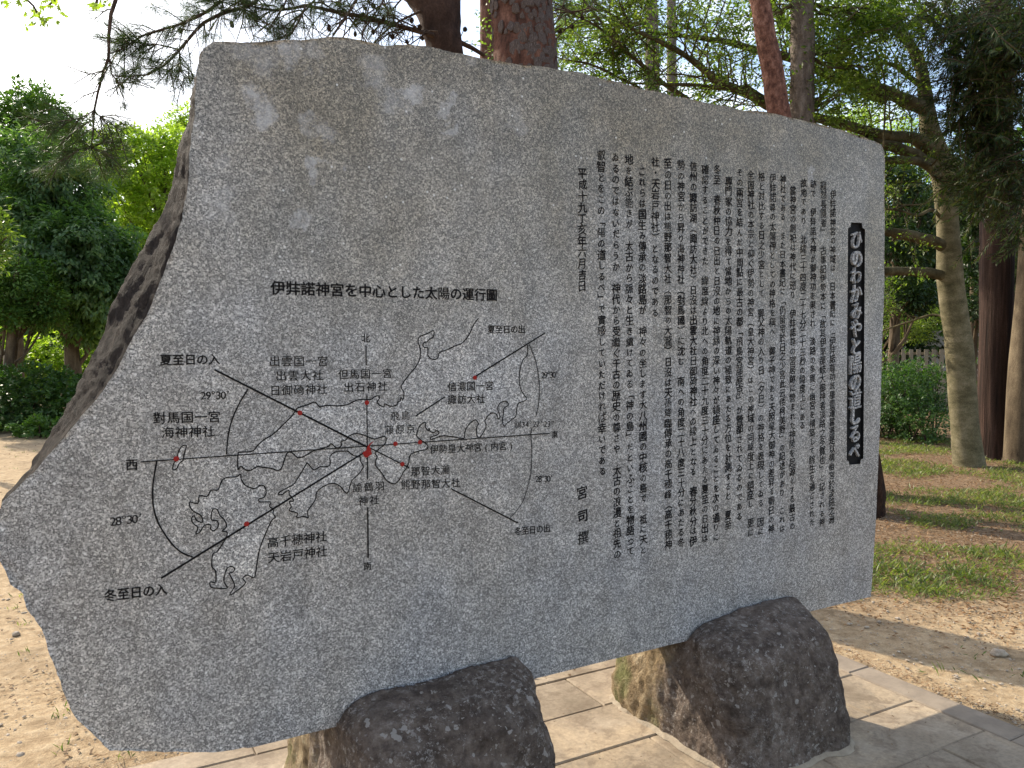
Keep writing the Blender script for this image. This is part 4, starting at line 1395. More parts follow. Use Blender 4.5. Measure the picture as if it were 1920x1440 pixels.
    CON = [(479, 36), (435, 46), (338, 57), (617, 53), (685, 16), (700, 11), (681, 27), (719, 38), (763, 78), (736, 69), (772, 38), (787, 51), (666, 64),
           (872, 55), (219, 152), (230, 163), (337, 130), (1056, 13), (1092, 34), (1050, 59), (1073, 50), (792, 72), (700, 60), (530, 14)]
    allp = [q for Pp, _ in lst for q in Pp]
    for (x, y) in CON:
        c = W(x, y, 5.5 if x < 640 else 5.9)
        near = min(allp, key=lambda q: (q - c).length + (.3 if q.z < c.z else 0))
        lst.append(([near, near.lerp(c, .5) + Vector((0, .02, .02)), c + Vector((0, 0, .02))], [.004, .003, .003]))
    for (x0, y0, x1, y1, k) in [(826, 60, 440, 0, 46), (760, -30, 520, -30, 22), (1036, 60, 1110, 0, 6)]:
        for _ in range(k):
            t = rr.random()
            a = W(x0 + (x1 - x0) * t, y0 + (y1 - y0) * t, 6.0 - .4 * t)
            d = Vector((rr.gauss(-.35, .5), rr.gauss(0, .3), rr.uniform(-.9, .5))).normalized()
            L = rr.uniform(.15, .45)
            m = a + d * L * .5 + Vector((0, 0, .02)); e = a + d * L + Vector((rr.gauss(0, .04), 0, rr.gauss(0, .04)))
            lst.append(([a, m, e], [.006, .004, .0025]))
            for _2 in range(2):
                q = m + Vector((rr.gauss(-.3, .5), rr.gauss(0, .3), rr.gauss(-.2, .6))).normalized() * L * .6
                lst.append(([m, m.lerp(q, .5) + Vector((0, 0, .01)), q], [.0035, .003, .002]))
    branches_obj('branches', lst, M_TWIG, root, 6, .08)
    # dense tufts at the places where the photo shows green masses
    for (x, y, Y_, rad, k) in [(390, 10, 5.3, 45, 9), (430, 30, 5.4, 40, 8), (290, 20, 5.1, 22, 5), (235, 145, 5.0, 26, 7), (310, 130, 5.1, 25, 6), (280, 150, 5.1, 20, 4),
                               (140, 300, 4.8, 45, 14), (165, 310, 4.9, 25, 8), (215, 240, 4.9, 25, 3), (95, 230, 4.7, 22, 4), (590, 30, 5.5, 30, 5), (480, 25, 5.4, 35, 7),
                               (215, 55, 5.0, 14, 1), (350, 0, 5.3, 30, 5), (130, 205, 4.8, 25, 3), (340, 20, 5.2, 20, 3), (560, 5, 5.5, 30, 4)]:
        c = W(x, y, Y_)
        for _ in range(k):
            q = c + Vector((rr.gauss(0, 1), rr.gauss(0, 1), rr.gauss(0, .6))) * rad * Y_ / F * .6
            tips.append((q, Vector((rr.gauss(0, 1), rr.gauss(0, 1), rr.gauss(-.1, .5))).normalized()))
    needle_obj('needles', tips, M_NEEDLE, root, 32, .092, .0022)
    # cones
    cv, cf = [], []
    for lay in range(6):
        t = lay / 5
        r = .020 * math.sin(math.pi * (.18 + .74 * t)); z = -.022 + .044 * t
        for k in range(9):
            a = 2 * math.pi * (k + .5 * (lay % 2)) / 9
            b0 = len(cv)
            for (da, rr_, dz) in ((-.35, .75, 0), (0, 1.25, .006), (.35, .75, 0), (0, .4, .008)):
                cv.append((math.cos(a + da) * r * rr_, math.sin(a + da) * r * rr_, z + dz))
            cf.append((b0, b0 + 1, b0 + 2, b0 + 3))
    b0 = len(cv)
    for k in range(8):
        a = k * math.pi / 4
        cv += [(math.cos(a) * .010, math.sin(a) * .010, -.022), (math.cos(a) * .016, math.sin(a) * .016, 0), (math.cos(a) * .009, math.sin(a) * .009, .024)]
    for k in range(8):
        a = b0 + k * 3; c = b0 + ((k + 1) % 8) * 3
        cf += [(a, c, c + 1, a + 1), (a + 1, c + 1, c + 2, a + 2)]
    cf.append(tuple(b0 + k * 3 + 2 for k in range(8)))
    me = bpy.data.meshes.new('cone'); me.from_pydata(cv, [], cf); me.update(); me.materials.append(M_CONE)
    for (x, y) in CON:
        o = bpy.data.objects.new('cone', me); COL.objects.link(o); o.parent = root
        s = rr.uniform(.7, 1.0)
        o.matrix_local = Matrix.Translation(W(x, y, 5.5 if x < 640 else 5.9) - root.location) @ Matrix.Rotation(rr.uniform(0, 3), 4, 'X') @ Matrix.Diagonal((s, s, s, 1))
    return root
leaning_pine()

def slim_pine(label_, pts, Y, mat, seed, top=(8, 1.3, 6), basey=None):
    P, Rr = px_trunk(pts, Y)
    gx = P[-1]
    root = thing('pine_tree', label_, 'tree', (gx.x, Y, 0), 0, 'pine trees behind the slab')
    P.append(Vector((gx.x, Y, -.05))); Rr.append(Rr[-1] * 1.25)
    P.reverse(); Rr.reverse()
    tube('trunk', P, Rr, mat, root, 26, .045, plate_disp(seed, .045))
    pine_top(root, Vector((P[-1].x, Y, P[-1].z - 1.5)), 2.5, top[1], top[2], random.Random(seed))
    return root
slim_pine('slim sunlit orange pine trunk between the two large pines at the slab top', [(905, -500, 14), (908, -100, 18), (912, 0, 22), (914, 100, 26), (918, 500, 32), (920, 750, 36)], 10.5, M_PINE_RED, 21, (6, 1.6, 7))
slim_pine('slim red pine leaning left above the slab writing, its foot showing past the slab edge', [(1330, -620, 22), (1375, -200, 27), (1408, -40, 30), (1424, 0, 32), (1436, 70, 34), (1450, 140, 36), (1461, 215, 37),
           (1500, 400, 44), (1560, 640, 52), (1618, 880, 62)], 7.0, M_RED_THIN, 33, (6, 1.5, 8))

# ------------------------------------------------------------------ curvy smooth tree on the right with its limbs
def curvy_tree():
    Y = 9.9
    pts = [(1660, -60, 11), (1672, 0, 13), (1678, 50, 15), (1703, 78, 17), (1725, 120, 22), (1733, 167, 26), (1738, 210, 32), (1746, 255, 40), (1762, 305, 46), (1772, 350, 42), (1776, 404, 42), (1779, 474, 44),
           (1781, 520, 48), (1786, 560, 50), (1793, 610, 50), (1798, 650, 52), (1803, 720, 53), (1809, 800, 54), (1814, 850, 56), (1817, 872, 60)]
    P, Rr = px_trunk(pts, Y)
    Rr = [r * .92 for r in Rr]
    root = thing('broadleaf_tree', 'pale smooth-barked crooked tree on the right, limbs reaching left behind the slab', 'tree', (P[-1].x, Y, 0))
    P.append(Vector((P[-1].x, Y, -.06))); Rr.append(Rr[-1] * 1.05)
    P.reverse(); Rr.reverse()
    tube('trunk', P, Rr, M_SMOOTH, root, 28, .06, lambda q, a, i: noise.noise(q * 2.2) * .08 + noise.noise(Vector((q.x * 5, q.y * 5, q.z * 22))) * .018)
    LM = [  # (points, Y0, Y1, radius0, radius1, twigs)
        ([(1760, 300), (1720, 262), (1660, 255), (1600, 240), (1540, 222), (1490, 214), (1440, 190), (1395, 160)], 9.9, 9.0, .085, .03, 9),
        ([(1768, 330), (1730, 300), (1690, 280), (1640, 268), (1600, 262)], 9.9, 9.5, .09, .05, 3),
        ([(1774, 350), (1735, 308), (1700, 300), (1650, 302), (1600, 300)], 9.9, 9.3, .06, .04, 2),
        ([(1736, 205), (1700, 190), (1660, 172), (1610, 150), (1575, 120), (1530, 92), (1490, 60), (1455, 20), (1440, -30)], 9.9, 9.0, .09, .03, 12),
        ([(1660, 185), (1600, 160), (1540, 135), (1478, 108), (1419, 94), (1360, 78), (1322, 73), (1269, 66), (1200, 60)], 9.7, 8.6, .07, .012, 18),
        ([(1441, 200), (1400, 175), (1344, 150), (1306, 119), (1270, 95), (1237, 78), (1170, 45), (1110, 0)], 9.1, 8.2, .055, .012, 16),
        ([(1440, 200), (1380, 172), (1310, 160), (1240, 158), (1160, 155)], 9.1, 8.5, .03, .008, 10),
        ([(1290, 186), (1235, 150), (1190, 110), (1160, 80), (1110, 20), (1080, -20)], 8.8, 8.2, .028, .008, 12),
        ([(1200, 165), (1150, 140), (1105, 120), (1060, 112), (1038, 105)], 8.8, 8.2, .018, .006, 8),
        ([(1240, 150), (1180, 100), (1120, 50), (1080, 30), (1040, 10)], 8.6, 8.1, .014, .005, 10),
        ([(1230, 100), (1190, 60), (1170, 20), (1160, -20)], 8.6, 8.3, .012, .005, 6),
        ([(1470, 200), (1500, 205), (1519, 211), (1545, 175), (1558, 156), (1561, 117), (1600, 85), (1636, 56)], 9.1, 8.9, .03, .008, 8),
        ([(1657, 278), (1658, 230), (1660, 167), (1650, 111), (1640, 90)], 8.6, 8.5, .012, .006, 8),
        ([(1779, 470), (1753, 455), (1704, 442), (1661, 434), (1610, 430)], 9.9, 9.6, .085, .05, 0),
        ([(1783, 520), (1753, 513), (1704, 509), (1661, 508), (1600, 505)], 9.9, 9.6, .07, .045, 0),
        ([(1772, 420), (1757, 400), (1745, 393), (1720, 404), (1690, 395), (1660, 392)], 9.9, 9.5, .028, .01, 3),
        ([(1770, 350), (1740, 380), (1700, 385), (1660, 395)], 9.9, 9.5, .015, .006, 3),
        ([(1780, 600), (1750, 590), (1700, 605), (1655, 620)], 9.9, 10.5, .02, .01, 4),
        ([(1735, 167), (1700, 140), (1670, 120), (1625, 120)], 9.9, 9.6, .04, .015, 5),
        ([(1797, 100), (1789, 78), (1769, 58), (1730, 22), (1700, -20)], 9.6, 9.4, .03, .02, 5),
    ]
    rr = random.Random(44)
    fine, tips = [], []
    for pts, Y0, Y1, r0, r1, ntw in LM:
        n = len(pts)
        Pp = [W(a, b_, Y0 + (Y1 - Y0) * i / (n - 1)) for i, (a, b_) in enumerate(pts)]
        rad = [r0 + (r1 - r0) * i / (n - 1) for i in range(n)]
        tube('limb', Pp, rad, M_LIMB, root, 10, .06, lambda q, a, i: noise.noise(q * 6) * .25)
        Q, Rq = resample(Pp, rad, .08)
        for k in range(int(ntw * 1.6)):
            i = min(len(Q) - 2, int((1 - rr.random() * .85) * (len(Q) - 1)))
            d0 = (Q[i + 1] - Q[i]).normalized()
            a = Vector((rr.gauss(0, 1), rr.gauss(0, 1), rr.gauss(.25, .8))); a = (a - d0 * a.dot(d0)).normalized()
            grow(Q[i], d0 * .6 + a * .8, rr.uniform(.35, .95), min(.012, Rq[i] * .5), 1, fine, tips, rr, .35, .04, 2, .5)
    branches_obj('twigs', fine, M_LIMB, root, 4, .12, .003)
    C = np.array([tuple(t[0]) for t in tips]); O = np.array([tuple(t[1]) for t in tips])
    o = cluster_leaves('crown', C, O, 6, .10, .050, .024, .15, M_LEAF_FRESH, root, .6, .8)
    rel(o, root)
    return root
curvy_tree()

# extra light foliage masses between the pines and the crooked tree: young trees standing behind
def airy_tree(label_, base, trunk_pts, Y, mat, masses, leafL=.055, per=10, bark_m=None, ncl=26, grp='airy trees right of the pines', droop=.15):
    P, Rr = px_trunk(trunk_pts, Y)
    root = thing('broadleaf_tree', label_, 'tree', (P[-1].x, Y, 0), 0, grp)
    P.append(Vector((P[-1].x, Y, -.05))); Rr.append(Rr[-1] * 1.2)
    P.reverse(); Rr.reverse()
    tube('trunk', P, Rr, bark_m or M_GREYBARK, root, 16, .12, plate_disp(int(P[0].x * 10) % 17, .05))
    rr = random.Random(int(P[0].x * 100))
    lst, tips = [], []
    for (x, y, rx, ry, k) in masses:
        c = W(x, y, Y)
        st = min(P, key=lambda q: (q - c).length + (2.0 if q.z > c.z + .5 else 0))
        lst.append(([st, st.lerp(c, .5) + Vector((0, 0, -.06)), c], [max(.012, Rr[0] * .18), .015, .008]))
        for _ in range(k):
            q = c + Vector((rr.gauss(0, .5) * rx, rr.gauss(0, .5) * (rx + ry) * .5, rr.gauss(0, .5) * ry)) * (Y / F)
            m = st.lerp(q, rr.uniform(.35, .7))
            if rr.random() < .5: lst.append(([m, m.lerp(q, .5) + Vector((0, 0, .03)), q], [.010, .007, .004]))
            for _2 in range(5):
                tips.append((q + Vector((rr.gauss(0, 1), rr.gauss(0, 1), rr.gauss(0, .5))) * .16, (q - m).normalized()))
    branches_obj('branches', lst, M_LIMB, root, 5, .3)
    C = np.array([tuple(t[0]) for t in tips]); O = np.array([tuple(t[1]) for t in tips])
    rel(cluster_leaves('crown', C, O, per, .12, leafL, leafL * .45, droop, mat, root, .6, .8), root)
    return root
airy_tree('ivy-green slender trunk with light foliage right of the thick pine', None, [(1215, -500, 12), (1219, -100, 18), (1222, 40, 22), (1224, 200, 26), (1226, 600, 34)], 15, M_LEAF_FRESH,
          [(1080, 40, 45, 35, 16), (1130, 90, 50, 28, 16), (1100, 0, 50, 30, 14), (1222, 70, 16, 40, 14), (1225, 110, 18, 30, 10), (1180, 20, 50, 30, 12), (1150, 135, 50, 20, 10), (1060, 100, 30, 22, 7), (1070, 60, 30, 30, 8)], .07, 8)
airy_tree('bare grey slender trunk just right of the ivy-green one', None, [(1256, -500, 9), (1258, -100, 14), (1259, 40, 16), (1260, 200, 18), (1262, 600, 24)], 17, M_LEAF_FRESH,
          [(1300, 130, 45, 20, 8), (1340, 170, 45, 18, 7), (1290, 30, 50, 30, 8), (1270, 150, 30, 20, 8), (1340, 60, 40, 30, 6), (1380, 130, 30, 20, 5)], .07, 6)
airy_tree('grey rough trunk directly behind the slim red pine, leaves round its top', None, [(1500, -700, 26), (1502, -200, 34), (1504, 0, 38), (1505, 100, 40), (1504, 210, 41), (1504, 600, 50)], 8.4, M_LEAF_FRESH,
          [(1530, 10, 50, 30, 9), (1570, 30, 60, 40, 16), (1610, 70, 60, 40, 16), (1450, -20, 50, 20, 6), (1570, 180, 50, 28, 12), (1640, 30, 50, 45, 18), (1545, 90, 40, 30, 10), (1600, 130, 50, 35, 14), (1400, 30, 45, 30, 8), (1560, 225, 35, 20, 7)], .06, 10)

# ------------------------------------------------------------------ dark feathery conifers on the right
def feather_tree(label_, trunk_pts, Y, masses, mat_b, seed, grp='dark conifers at the right'):
    P, Rr = px_trunk(trunk_pts, Y)
    root = thing('conifer_tree', label_, 'tree', (P[-1].x, Y, 0), 0, grp)
    P.append(Vector((P[-1].x, Y, -.05))); Rr.append(Rr[-1] * 1.25)
    P.reverse(); Rr.reverse()
    tube('trunk', P, Rr, mat_b, root, 24, .1, lambda q, a, i: noise.noise(Vector((q.x * 9, q.y * 9, q.z * .8))) * .10)
    rr = random.Random(seed)
    lst = []
    B, A = [], []
    for (x, y, rx, ry, k, dy) in masses:
        c = W(x, y, Y + dy)
        st = min(P, key=lambda q: (q - c - Vector((0, 0, .5))).length)
        lst.append(([st, st.lerp(c, .5) + Vector((0, 0, .1)), c], [.03, .02, .008]))
        sc = (Y + dy) / F
        for _ in range(int(k * 1.9)):
            q = c + Vector((rr.gauss(0, .62) * rx, rr.gauss(0, .7) * (rx + ry) * .5, rr.gauss(0, .62) * ry)) * sc
            # a hanging twig with flat rows of needles
            d = Vector((rr.gauss(0, .8), rr.gauss(0, .8), -.35 + rr.gauss(0, .35))).normalized()
            L = rr.uniform(.22, .5)
            e = q + d * L
            lst.append(([q, q.lerp(e, .5) + Vector((0, 0, .02)), e], [.005, .0035, .002]))
            s = d.cross(Vector((rr.gauss(0, 1), rr.gauss(0, 1), .5))).normalized()
            n = 30
            for j in range(n):
                t = j / n
                sg = 1 if j % 2 else -1
                B.append(tuple(q + d * L * t)); A.append(tuple((d * .9 + s * sg * .8 + Vector((rr.gauss(0, .15), rr.gauss(0, .15), rr.gauss(0, .15)))).normalized()))
    branches_obj('branches', lst, M_TWIG, root, 4, .3, .002)
    B = np.array(B); A = np.array(A)
    n = len(B)
    rel(leaves('crown', B, A, rnd_dirs(n) * .5 + np.array([0, -.4, .7]), .075 * NR.uniform(.6, 1.2, n), .013, M_LEAF_FEATHER, root, fold=.1), root)
    return root
feather_tree('dark red-brown cedar trunk behind the crooked tree with hanging feathery sprays', [(1868, -700, 40), (1867, -100, 48), (1868, 150, 52), (1869, 400, 54), (1868, 640, 56), (1866, 800, 60), (1864, 862, 66)], 10.6,
             [(1850, 40, 90, 50, 90, -2.5), (1800, 30, 40, 40, 30, -2), (1880, 130, 70, 50, 80, -2.8), (1835, 180, 40, 50, 55, -2.5), (1850, 220, 60, 50, 75, -2.6), (1825, 270, 30, 40, 28, -2.2), (1900, 300, 50, 40, 50, -2.8),
              (1820, 320, 50, 35, 40, -2.2), (1870, 370, 50, 30, 30, -2.5), (1700, 20, 70, 40, 40, -1.5), (1895, 60, 60, 60, 60, -3.2), (1830, 130, 50, 50, 50, -2.8)], M_CEDAR, 71)
feather_tree('brown trunk cut by the right frame edge beside the cedar', [(1965, -600, 34), (1955, 0, 38), (1947, 300, 42), (1936, 480, 44), (1920, 700, 50), (1915, 860, 58)], 10.2,
             [(1930, 150, 50, 60, 40, -1.5), (1925, 420, 40, 40, 30, -1), (1890, 470, 40, 40, 22, 1.0), (1900, 560, 30, 40, 18, 1.2)], M_TRUNK, 72)
# dark tree masses behind the slab's right edge
def back_tree(label_, base, lumps, mat, trunk_r=.12, leafL=.09, spacing=.2, per=10, grp='dark trees behind the crooked tree'):
    return broad_tree(label_, base, 6.0, lumps, mat, trunk_r, leafL, spacing, per, grp=grp, droop=.25)
back_tree('dark leafy tree filling the gap between slab and crooked trunk', Vector((7.6, 15.5, 0)), [lp(1690, 350, 15, 50, 40), lp(1660, 440, 15, 50, 45), lp(1710, 470, 15.4, 45, 40), lp(1680, 545, 15, 50, 30), lp(1640, 320, 15.5, 40, 40),
          lp(1730, 400, 15.6, 40, 45), lp(1725, 560, 15, 40, 30)], M_LEAF_SHADE, .12, .11, .22, 14)
back_tree('dark leafy tree seen between crooked trunk and cedar', Vector((10.1, 17, 0)), [lp(1830, 470, 16.5, 45, 55), lp(1820, 380, 16.5, 45, 50), lp(1835, 560, 16.3, 40, 45), lp(1910, 500, 16.6, 40, 60), lp(1900, 610, 16.6, 40, 40), lp(1830, 290, 17, 60, 50),
          lp(1900, 380, 17, 50, 60)], M_LEAF_SHADE, .12, .11, .23, 14)
back_tree('sunlit maple-like tree in front of the pale fence', Vector((8.4, 18.5, 0)), [lp(1680, 610, 17.5, 40, 22), lp(1720, 620, 17.8, 35, 20), lp(1745, 590, 18, 30, 22), lp(1660, 570, 17.6, 30, 20)], M_LEAF_FRESH, .06, .08, .2, 10, grp='young trees')
back_tree('bright tree whose top shows over the right end of the slab', Vector((9.3, 20.5, 0)), [lp(1560, 215, 20, 30, 14), lp(1620, 215, 20, 40, 20), lp(1690, 240, 20.4, 40, 30), lp(1600, 250, 20, 50, 30), lp(1700, 300, 20, 60, 40)], M_LEAF_YEL, .1, .11, .28, 9, grp='sunlit trees far right')
def wood_right(labels):
    sp = [(8.2, 24, 5.6), (11.5, 23, 6.2), (14.5, 22, 6.5), (5.2, 26, 4.6)]
    for (x, y, h), l in zip(sp, labels):
        lum = [(x + R.uniform(-1, 1), y + R.uniform(-.6, .6), h * (.3 + .6 * k / 5), 1.5, 1.3, 1.0) for k in range(6)]
        broad_tree(l, Vector((x, y, 0)), h, lum, M_LEAF_SHADE, .12, .17, .30, 12, grp='trees of the wood behind', droop=.2)
wood_right(['green tree beyond the fence behind the crooked trunk', 'green tree beyond the fence behind the cedar', 'green tree far back at the right frame edge', 'low green tree far back hidden mostly by the slab'])
shrub('dense sunlit shrub between slab edge and crooked trunk', [lp(1680, 750, 13.0, 60, 62, .8), lp(1720, 790, 12.6, 45, 50, .7), lp(1740, 730, 13.2, 45, 50, .7), lp(1690, 715, 13.6, 60, 45, .7)], M_LEAF_SHRUB, .055, .13, 12)
shrub('dark low shrub right of the crooked trunk under the cedar', [lp(1850, 760, 14.8, 60, 60, .8), lp(1900, 790, 15.0, 50, 45, .7)], M_LEAF_SHADE, .07, .14, 12)
shrub('shrub behind the foot of the slim red pine, mostly hidden by the slab', [lp(1640, 780, 13.4, 60, 60, .8), lp(1590, 780, 13.6, 60, 60, .8)], M_LEAF_SHRUB, .055, .15, 10)
shrub('light green shrub between the cedar and the right-hand trunk', [lp(1885, 680, 14.5, 30, 40, .5), lp(1900, 740, 14, 40, 40, .5)], M_LEAF_MID, .06, .14, 9)

# ------------------------------------------------------------------ fence far right
def fence():
    Y = 20.0
    a, c = W(1560, 690, Y), W(1960, 690, Y - 1.5)
    root = thing('picket_fence', 'pale picket fence seen between the trunks on the right', 'fence', (a.x, a.y, 0))
    d = Vector((c.x - a.x, c.y - a.y, 0)); L = d.length; d.normalize()
    nrm = Vector((-d.y, d.x, 0))
    def bx(name, s0, s1, z0, z1, th, off=0):
        V = []
        for s in (s0, s1):
            for t in (-th / 2 + off, th / 2 + off):
                for z in (z0, z1):
                    V.append(d * s + nrm * t + Vector((0, 0, z)))
        Fc = [(0, 1, 3, 2), (4, 6, 7, 5), (0, 4, 5, 1), (2, 3, 7, 6), (1, 5, 7, 3), (0, 2, 6, 4)]
        return mesh_py(name, V, Fc, M_FENCE, root)
    bx('base_wall', 0, L, -.05, .82, .16)
    bx('rail', 0, L, 1.36, 1.43, .07, .02)
    bx('rail', 0, L, .90, .97, .07, .02)
    k = 0
    s = .08
    while s < L:
        bx('picket', s, s + .09, .80, 1.50, .035, -.05)
        s += .17
    return root
fence()
def far_wall():
    Y = 27
    a = W(1500, 690, Y); c = W(2000, 690, Y)
    V = []
    for x in (a.x, c.x):
        for y in (Y, Y + .25):
            for z in (-.1, 2.15): V.append((x - a.x, y - Y, z))
    root = mesh_py('wall', V, [(0, 1, 3, 2), (4, 6, 7, 5), (0, 4, 5, 1), (2, 3, 7, 6), (1, 5, 7, 3), (0, 2, 6, 4)], M_WALLPALE)
    root.location = (a.x, Y, 0)
    setp(root, 'pale plastered wall glimpsed behind the picket fence', 'wall')
far_wall()
def left_fence():
    root = thing('post_fence', 'grey post fence glimpsed behind the bare trunks at the left edge', 'fence', (-15.8, 20.2, 0))
    for i in range(17):
        x = i * .16
        V = [(x + sx * .04, sy * .02, z) for sx in (-1, 1) for sy in (-1, 1) for z in (-.05, 1.5)]
        mesh_py('slat', V, [(0, 1, 3, 2), (4, 6, 7, 5), (0, 4, 5, 1), (2, 3, 7, 6), (1, 5, 7, 3), (0, 2, 6, 4)], M_FENCE, root)
    for z in (.4, 1.3):
        V = [(x, .05 + sy * .02, z + sz * .04) for x in (-.1, 2.7) for sy in (-1, 1) for sz in (-1, 1)]
        mesh_py('rail', V, [(0, 1, 3, 2), (4, 6, 7, 5), (0, 4, 5, 1), (2, 3, 7, 6), (1, 5, 7, 3), (0, 2, 6, 4)], M_FENCE, root)
left_fence()

# maple sprigs hanging into the top left corner
def maple_sprigs():
    Y = 4.3
    root = thing('maple_tree', 'maple tree whose pale leafy twigs hang into the top left corner', 'tree', (-5.2, Y + .5, 0))
    tube('trunk', [(-5.2, Y + .5, -.05), (-5.15, Y + .5, .3), (-5.0, Y + .4, 2.0), (-4.6, Y + .2, 3.6), (-4.2, Y, 4.6)], [.14, .1, .08, .05, .03], M_TRUNK, root, 10, .15)
    lst, B, A = [], [], []
    rr = random.Random(3)
    for pts in [[(-260, -260), (-40, -120), (30, -20), (62, 10), (78, 38)], [(-40, -120), (90, -60), (110, -10), (90, 12)], [(90, -60), (170, -40), (182, 0), (178, 18)], [(60, -60), (30, -30), (20, -5)]]:
        P = [W(a, b_, Y) for a, b_ in pts]
        lst.append((P, [.012 - .002 * i for i in range(len(P))]))
    lst.append(([Vector((-4.6, Y + .2, 3.6)), W(-260, -260, Y)], [.03, .014]))
    for (x, y, r, k) in [(65, 15, 28, 14), (85, 38, 20, 10), (60, 45, 10, 4), (185, 8, 20, 11), (100, 5, 18, 6), (15, 0, 18, 4), (120, 30, 10, 2)]:
        for _ in range(k):
            q = W(x + rr.gauss(0, r * .5), y + rr.gauss(0, r * .35), Y + rr.gauss(0, .08))
            a0 = rr.uniform(0, 6.28); L = rr.uniform(.022, .034)
            s = Vector((1, 0, 0)).lerp(Vector((rr.gauss(0, 1), rr.gauss(0, 1), 0)), .5).normalized()
            t = Vector((0, rr.gauss(0, .4), -1)).normalized()
            for f in (-2.1, -1.1, 0, 1.1, 2.1):     # five lobes
                a_ = a0 * .2 + f * .62
                B.append(tuple(q)); A.append(tuple(t * math.cos(a_) * L + s * math.sin(a_) * L))
    branches_obj('branches', lst, M_TWIG, root, 5, .1)
    B = np.array(B); A = np.array(A)
    ln = np.linalg.norm(A, axis=1)
    rel(leaves('leaves', B, A, np.tile(np.array([.1, -1, .15]), (len(B), 1)), ln, ln * .38, M_LEAF_YEL, root, fold=.05), root)
maple_sprigs()

# ------------------------------------------------------------------ ground cover
def on_paving(x, y):
    r = Vector((x, y, 0)) - P0
    u, w_ = r.dot(DU), -r.dot(DB)
    return (-2.52 < u < 1.09 and -.83 < w_ < 2.05), u, w_
def grass():
    B, A, Nn, Ls, Ws = [], [], [], [], []
    rr = random.Random(8)
    n = 0
    tries = 0
    while n < 11000 and tries < 220000:
        tries += 1
        y = rr.uniform(3.4, 13.5) ** 1.0
        x = rr.uniform(.22 * y, .78 * y)
        p, u, w_ = on_paving(x, y)
        if p: continue
        d = .55 * x + .75 * y - 4.3
        dens = noise.fractal(Vector((x * 1.1, y * 1.1, 2)), 1, 2, 4)
        if d < 0 and rr.random() > .03: continue
        if rr.random() > .30 + dens * 1.9: continue
        n += 1
        tall = rr.random() < .25
        k = rr.randint(3, 6)
        for _ in range(k):
            a = rr.uniform(0, 6.28); el = rr.uniform(.15, 1.1)
            L = rr.uniform(.022, .06) * (1.5 if tall else 1)
            dx = Vector((math.cos(a) * math.cos(el), math.sin(a) * math.cos(el), math.sin(el)))
            b0 = Vector((x + rr.gauss(0, .035), y + rr.gauss(0, .035), rr.uniform(0, .03)))
            B.append(tuple(b0)); A.append(tuple(dx)); Ls.append(L); Ws.append(rr.uniform(.004, .008) + L * .04)
    # thin weeds on the left sand
    for _ in range(90):
        y = rr.uniform(2.6, 12); x = rr.uniform(-.66 * y, -.5 * y)
        for _2 in range(6):
            a = rr.uniform(0, 6.28); el = rr.uniform(.5, 1.3)
            B.append((x + rr.gauss(0, .02), y + rr.gauss(0, .02), 0)); A.append((math.cos(a) * math.cos(el), math.sin(a) * math.cos(el), math.sin(el)))
            Ls.append(rr.uniform(.02, .05)); Ws.append(.006)
    B = np.array(B); A = np.array(A)
    o = leaves('grass', B, A, rnd_dirs(len(B)) * .5 + np.array([0, 0, 1]), np.array(Ls), np.array(Ws), M_GRASS, None, fold=.15)
    setp(o, 'loose tufts of light green grass and weeds on the forest floor', 'grass', 'stuff')
grass()
def litter():
    rr = random.Random(18)
    def scatter(n, fx, size, mat, name, lab, cat, aspect=.5, zz=.004):
        B = []
        while len(B) < n:
            q = fx(rr)
            if q: B.append(q)
        B = np.array(B)
        N = len(B)
        d = rnd_dirs(N); d[:, 2] *= .18
        B[:, 2] = zz + NR.random(N) * .012
        nn = rnd_dirs(N) * .35 + np.array([0, 0, 1.0])
        o = leaves(name, B, d, nn, size * NR.uniform(.5, 1.3, N), size * aspect * NR.uniform(.6, 1.2, N), mat, None, fold=.3)
        setp(o, lab, cat, 'stuff')
    def right(r):
        y = r.uniform(3.3, 13); x = r.uniform(.2 * y, .8 * y)
        if on_paving(x, y)[0]: return None
        if .55 * x + .75 * y - 4.35 + r.gauss(0, .22) < 0: return None
        return (x, y, 0)
    scatter(24000, right, .030, M_LITTER, 'fallen_leaves', 'red-brown leaf and needle litter under the right-hand trees', 'leaf litter', .42)
    def left(r):
        if r.random() < .16:
            u = r.uniform(-.75, -.1); w_ = -.86 + r.gauss(0, .06)
            p = L2W(u, -w_, 0); return (p.x, p.y, 0)
        y = 2.2 + 10 * r.random() ** 1.8; x = r.uniform(-.72 * y, -.35 * y)
        if on_paving(x, y)[0]: return None
        if noise.noise(Vector((x * 1.4, y * 1.4, 0))) < -.05: return None
        return (x, y, 0)
    scatter(1500, left, .028, M_LITTER_DRY, 'dry_leaves', 'dry curled leaves strewn over the sand at the left', 'leaf litter', .5)
    def edge_(r):
        v = r.random()
        if v < .6:
            u = 1.09 + abs(r.gauss(0, .05)); w_ = r.uniform(-.8, .7)
        else:
            u = r.uniform(-2.3, 1.1); w_ = -.84 - abs(r.gauss(0, .05))
        p = L2W(u, -w_, 0); return (p.x, p.y, 0)
    scatter(1500, edge_, .016, M_LITTER, 'pine_debris', 'fine brown debris gathered along the paving edge', 'leaf litter', .3, .008)
    def pavl(r):
        u = r.uniform(-1.0, 1.05); w_ = r.uniform(-.8, .8); p = L2W(u, -w_, 0); return (p.x, p.y, 0)
    scatter(160, pavl, .013, M_LITTER_DRY, 'crumbs', 'tiny bits of leaf lying on the paving', 'leaf litter', .4, .017)
litter()
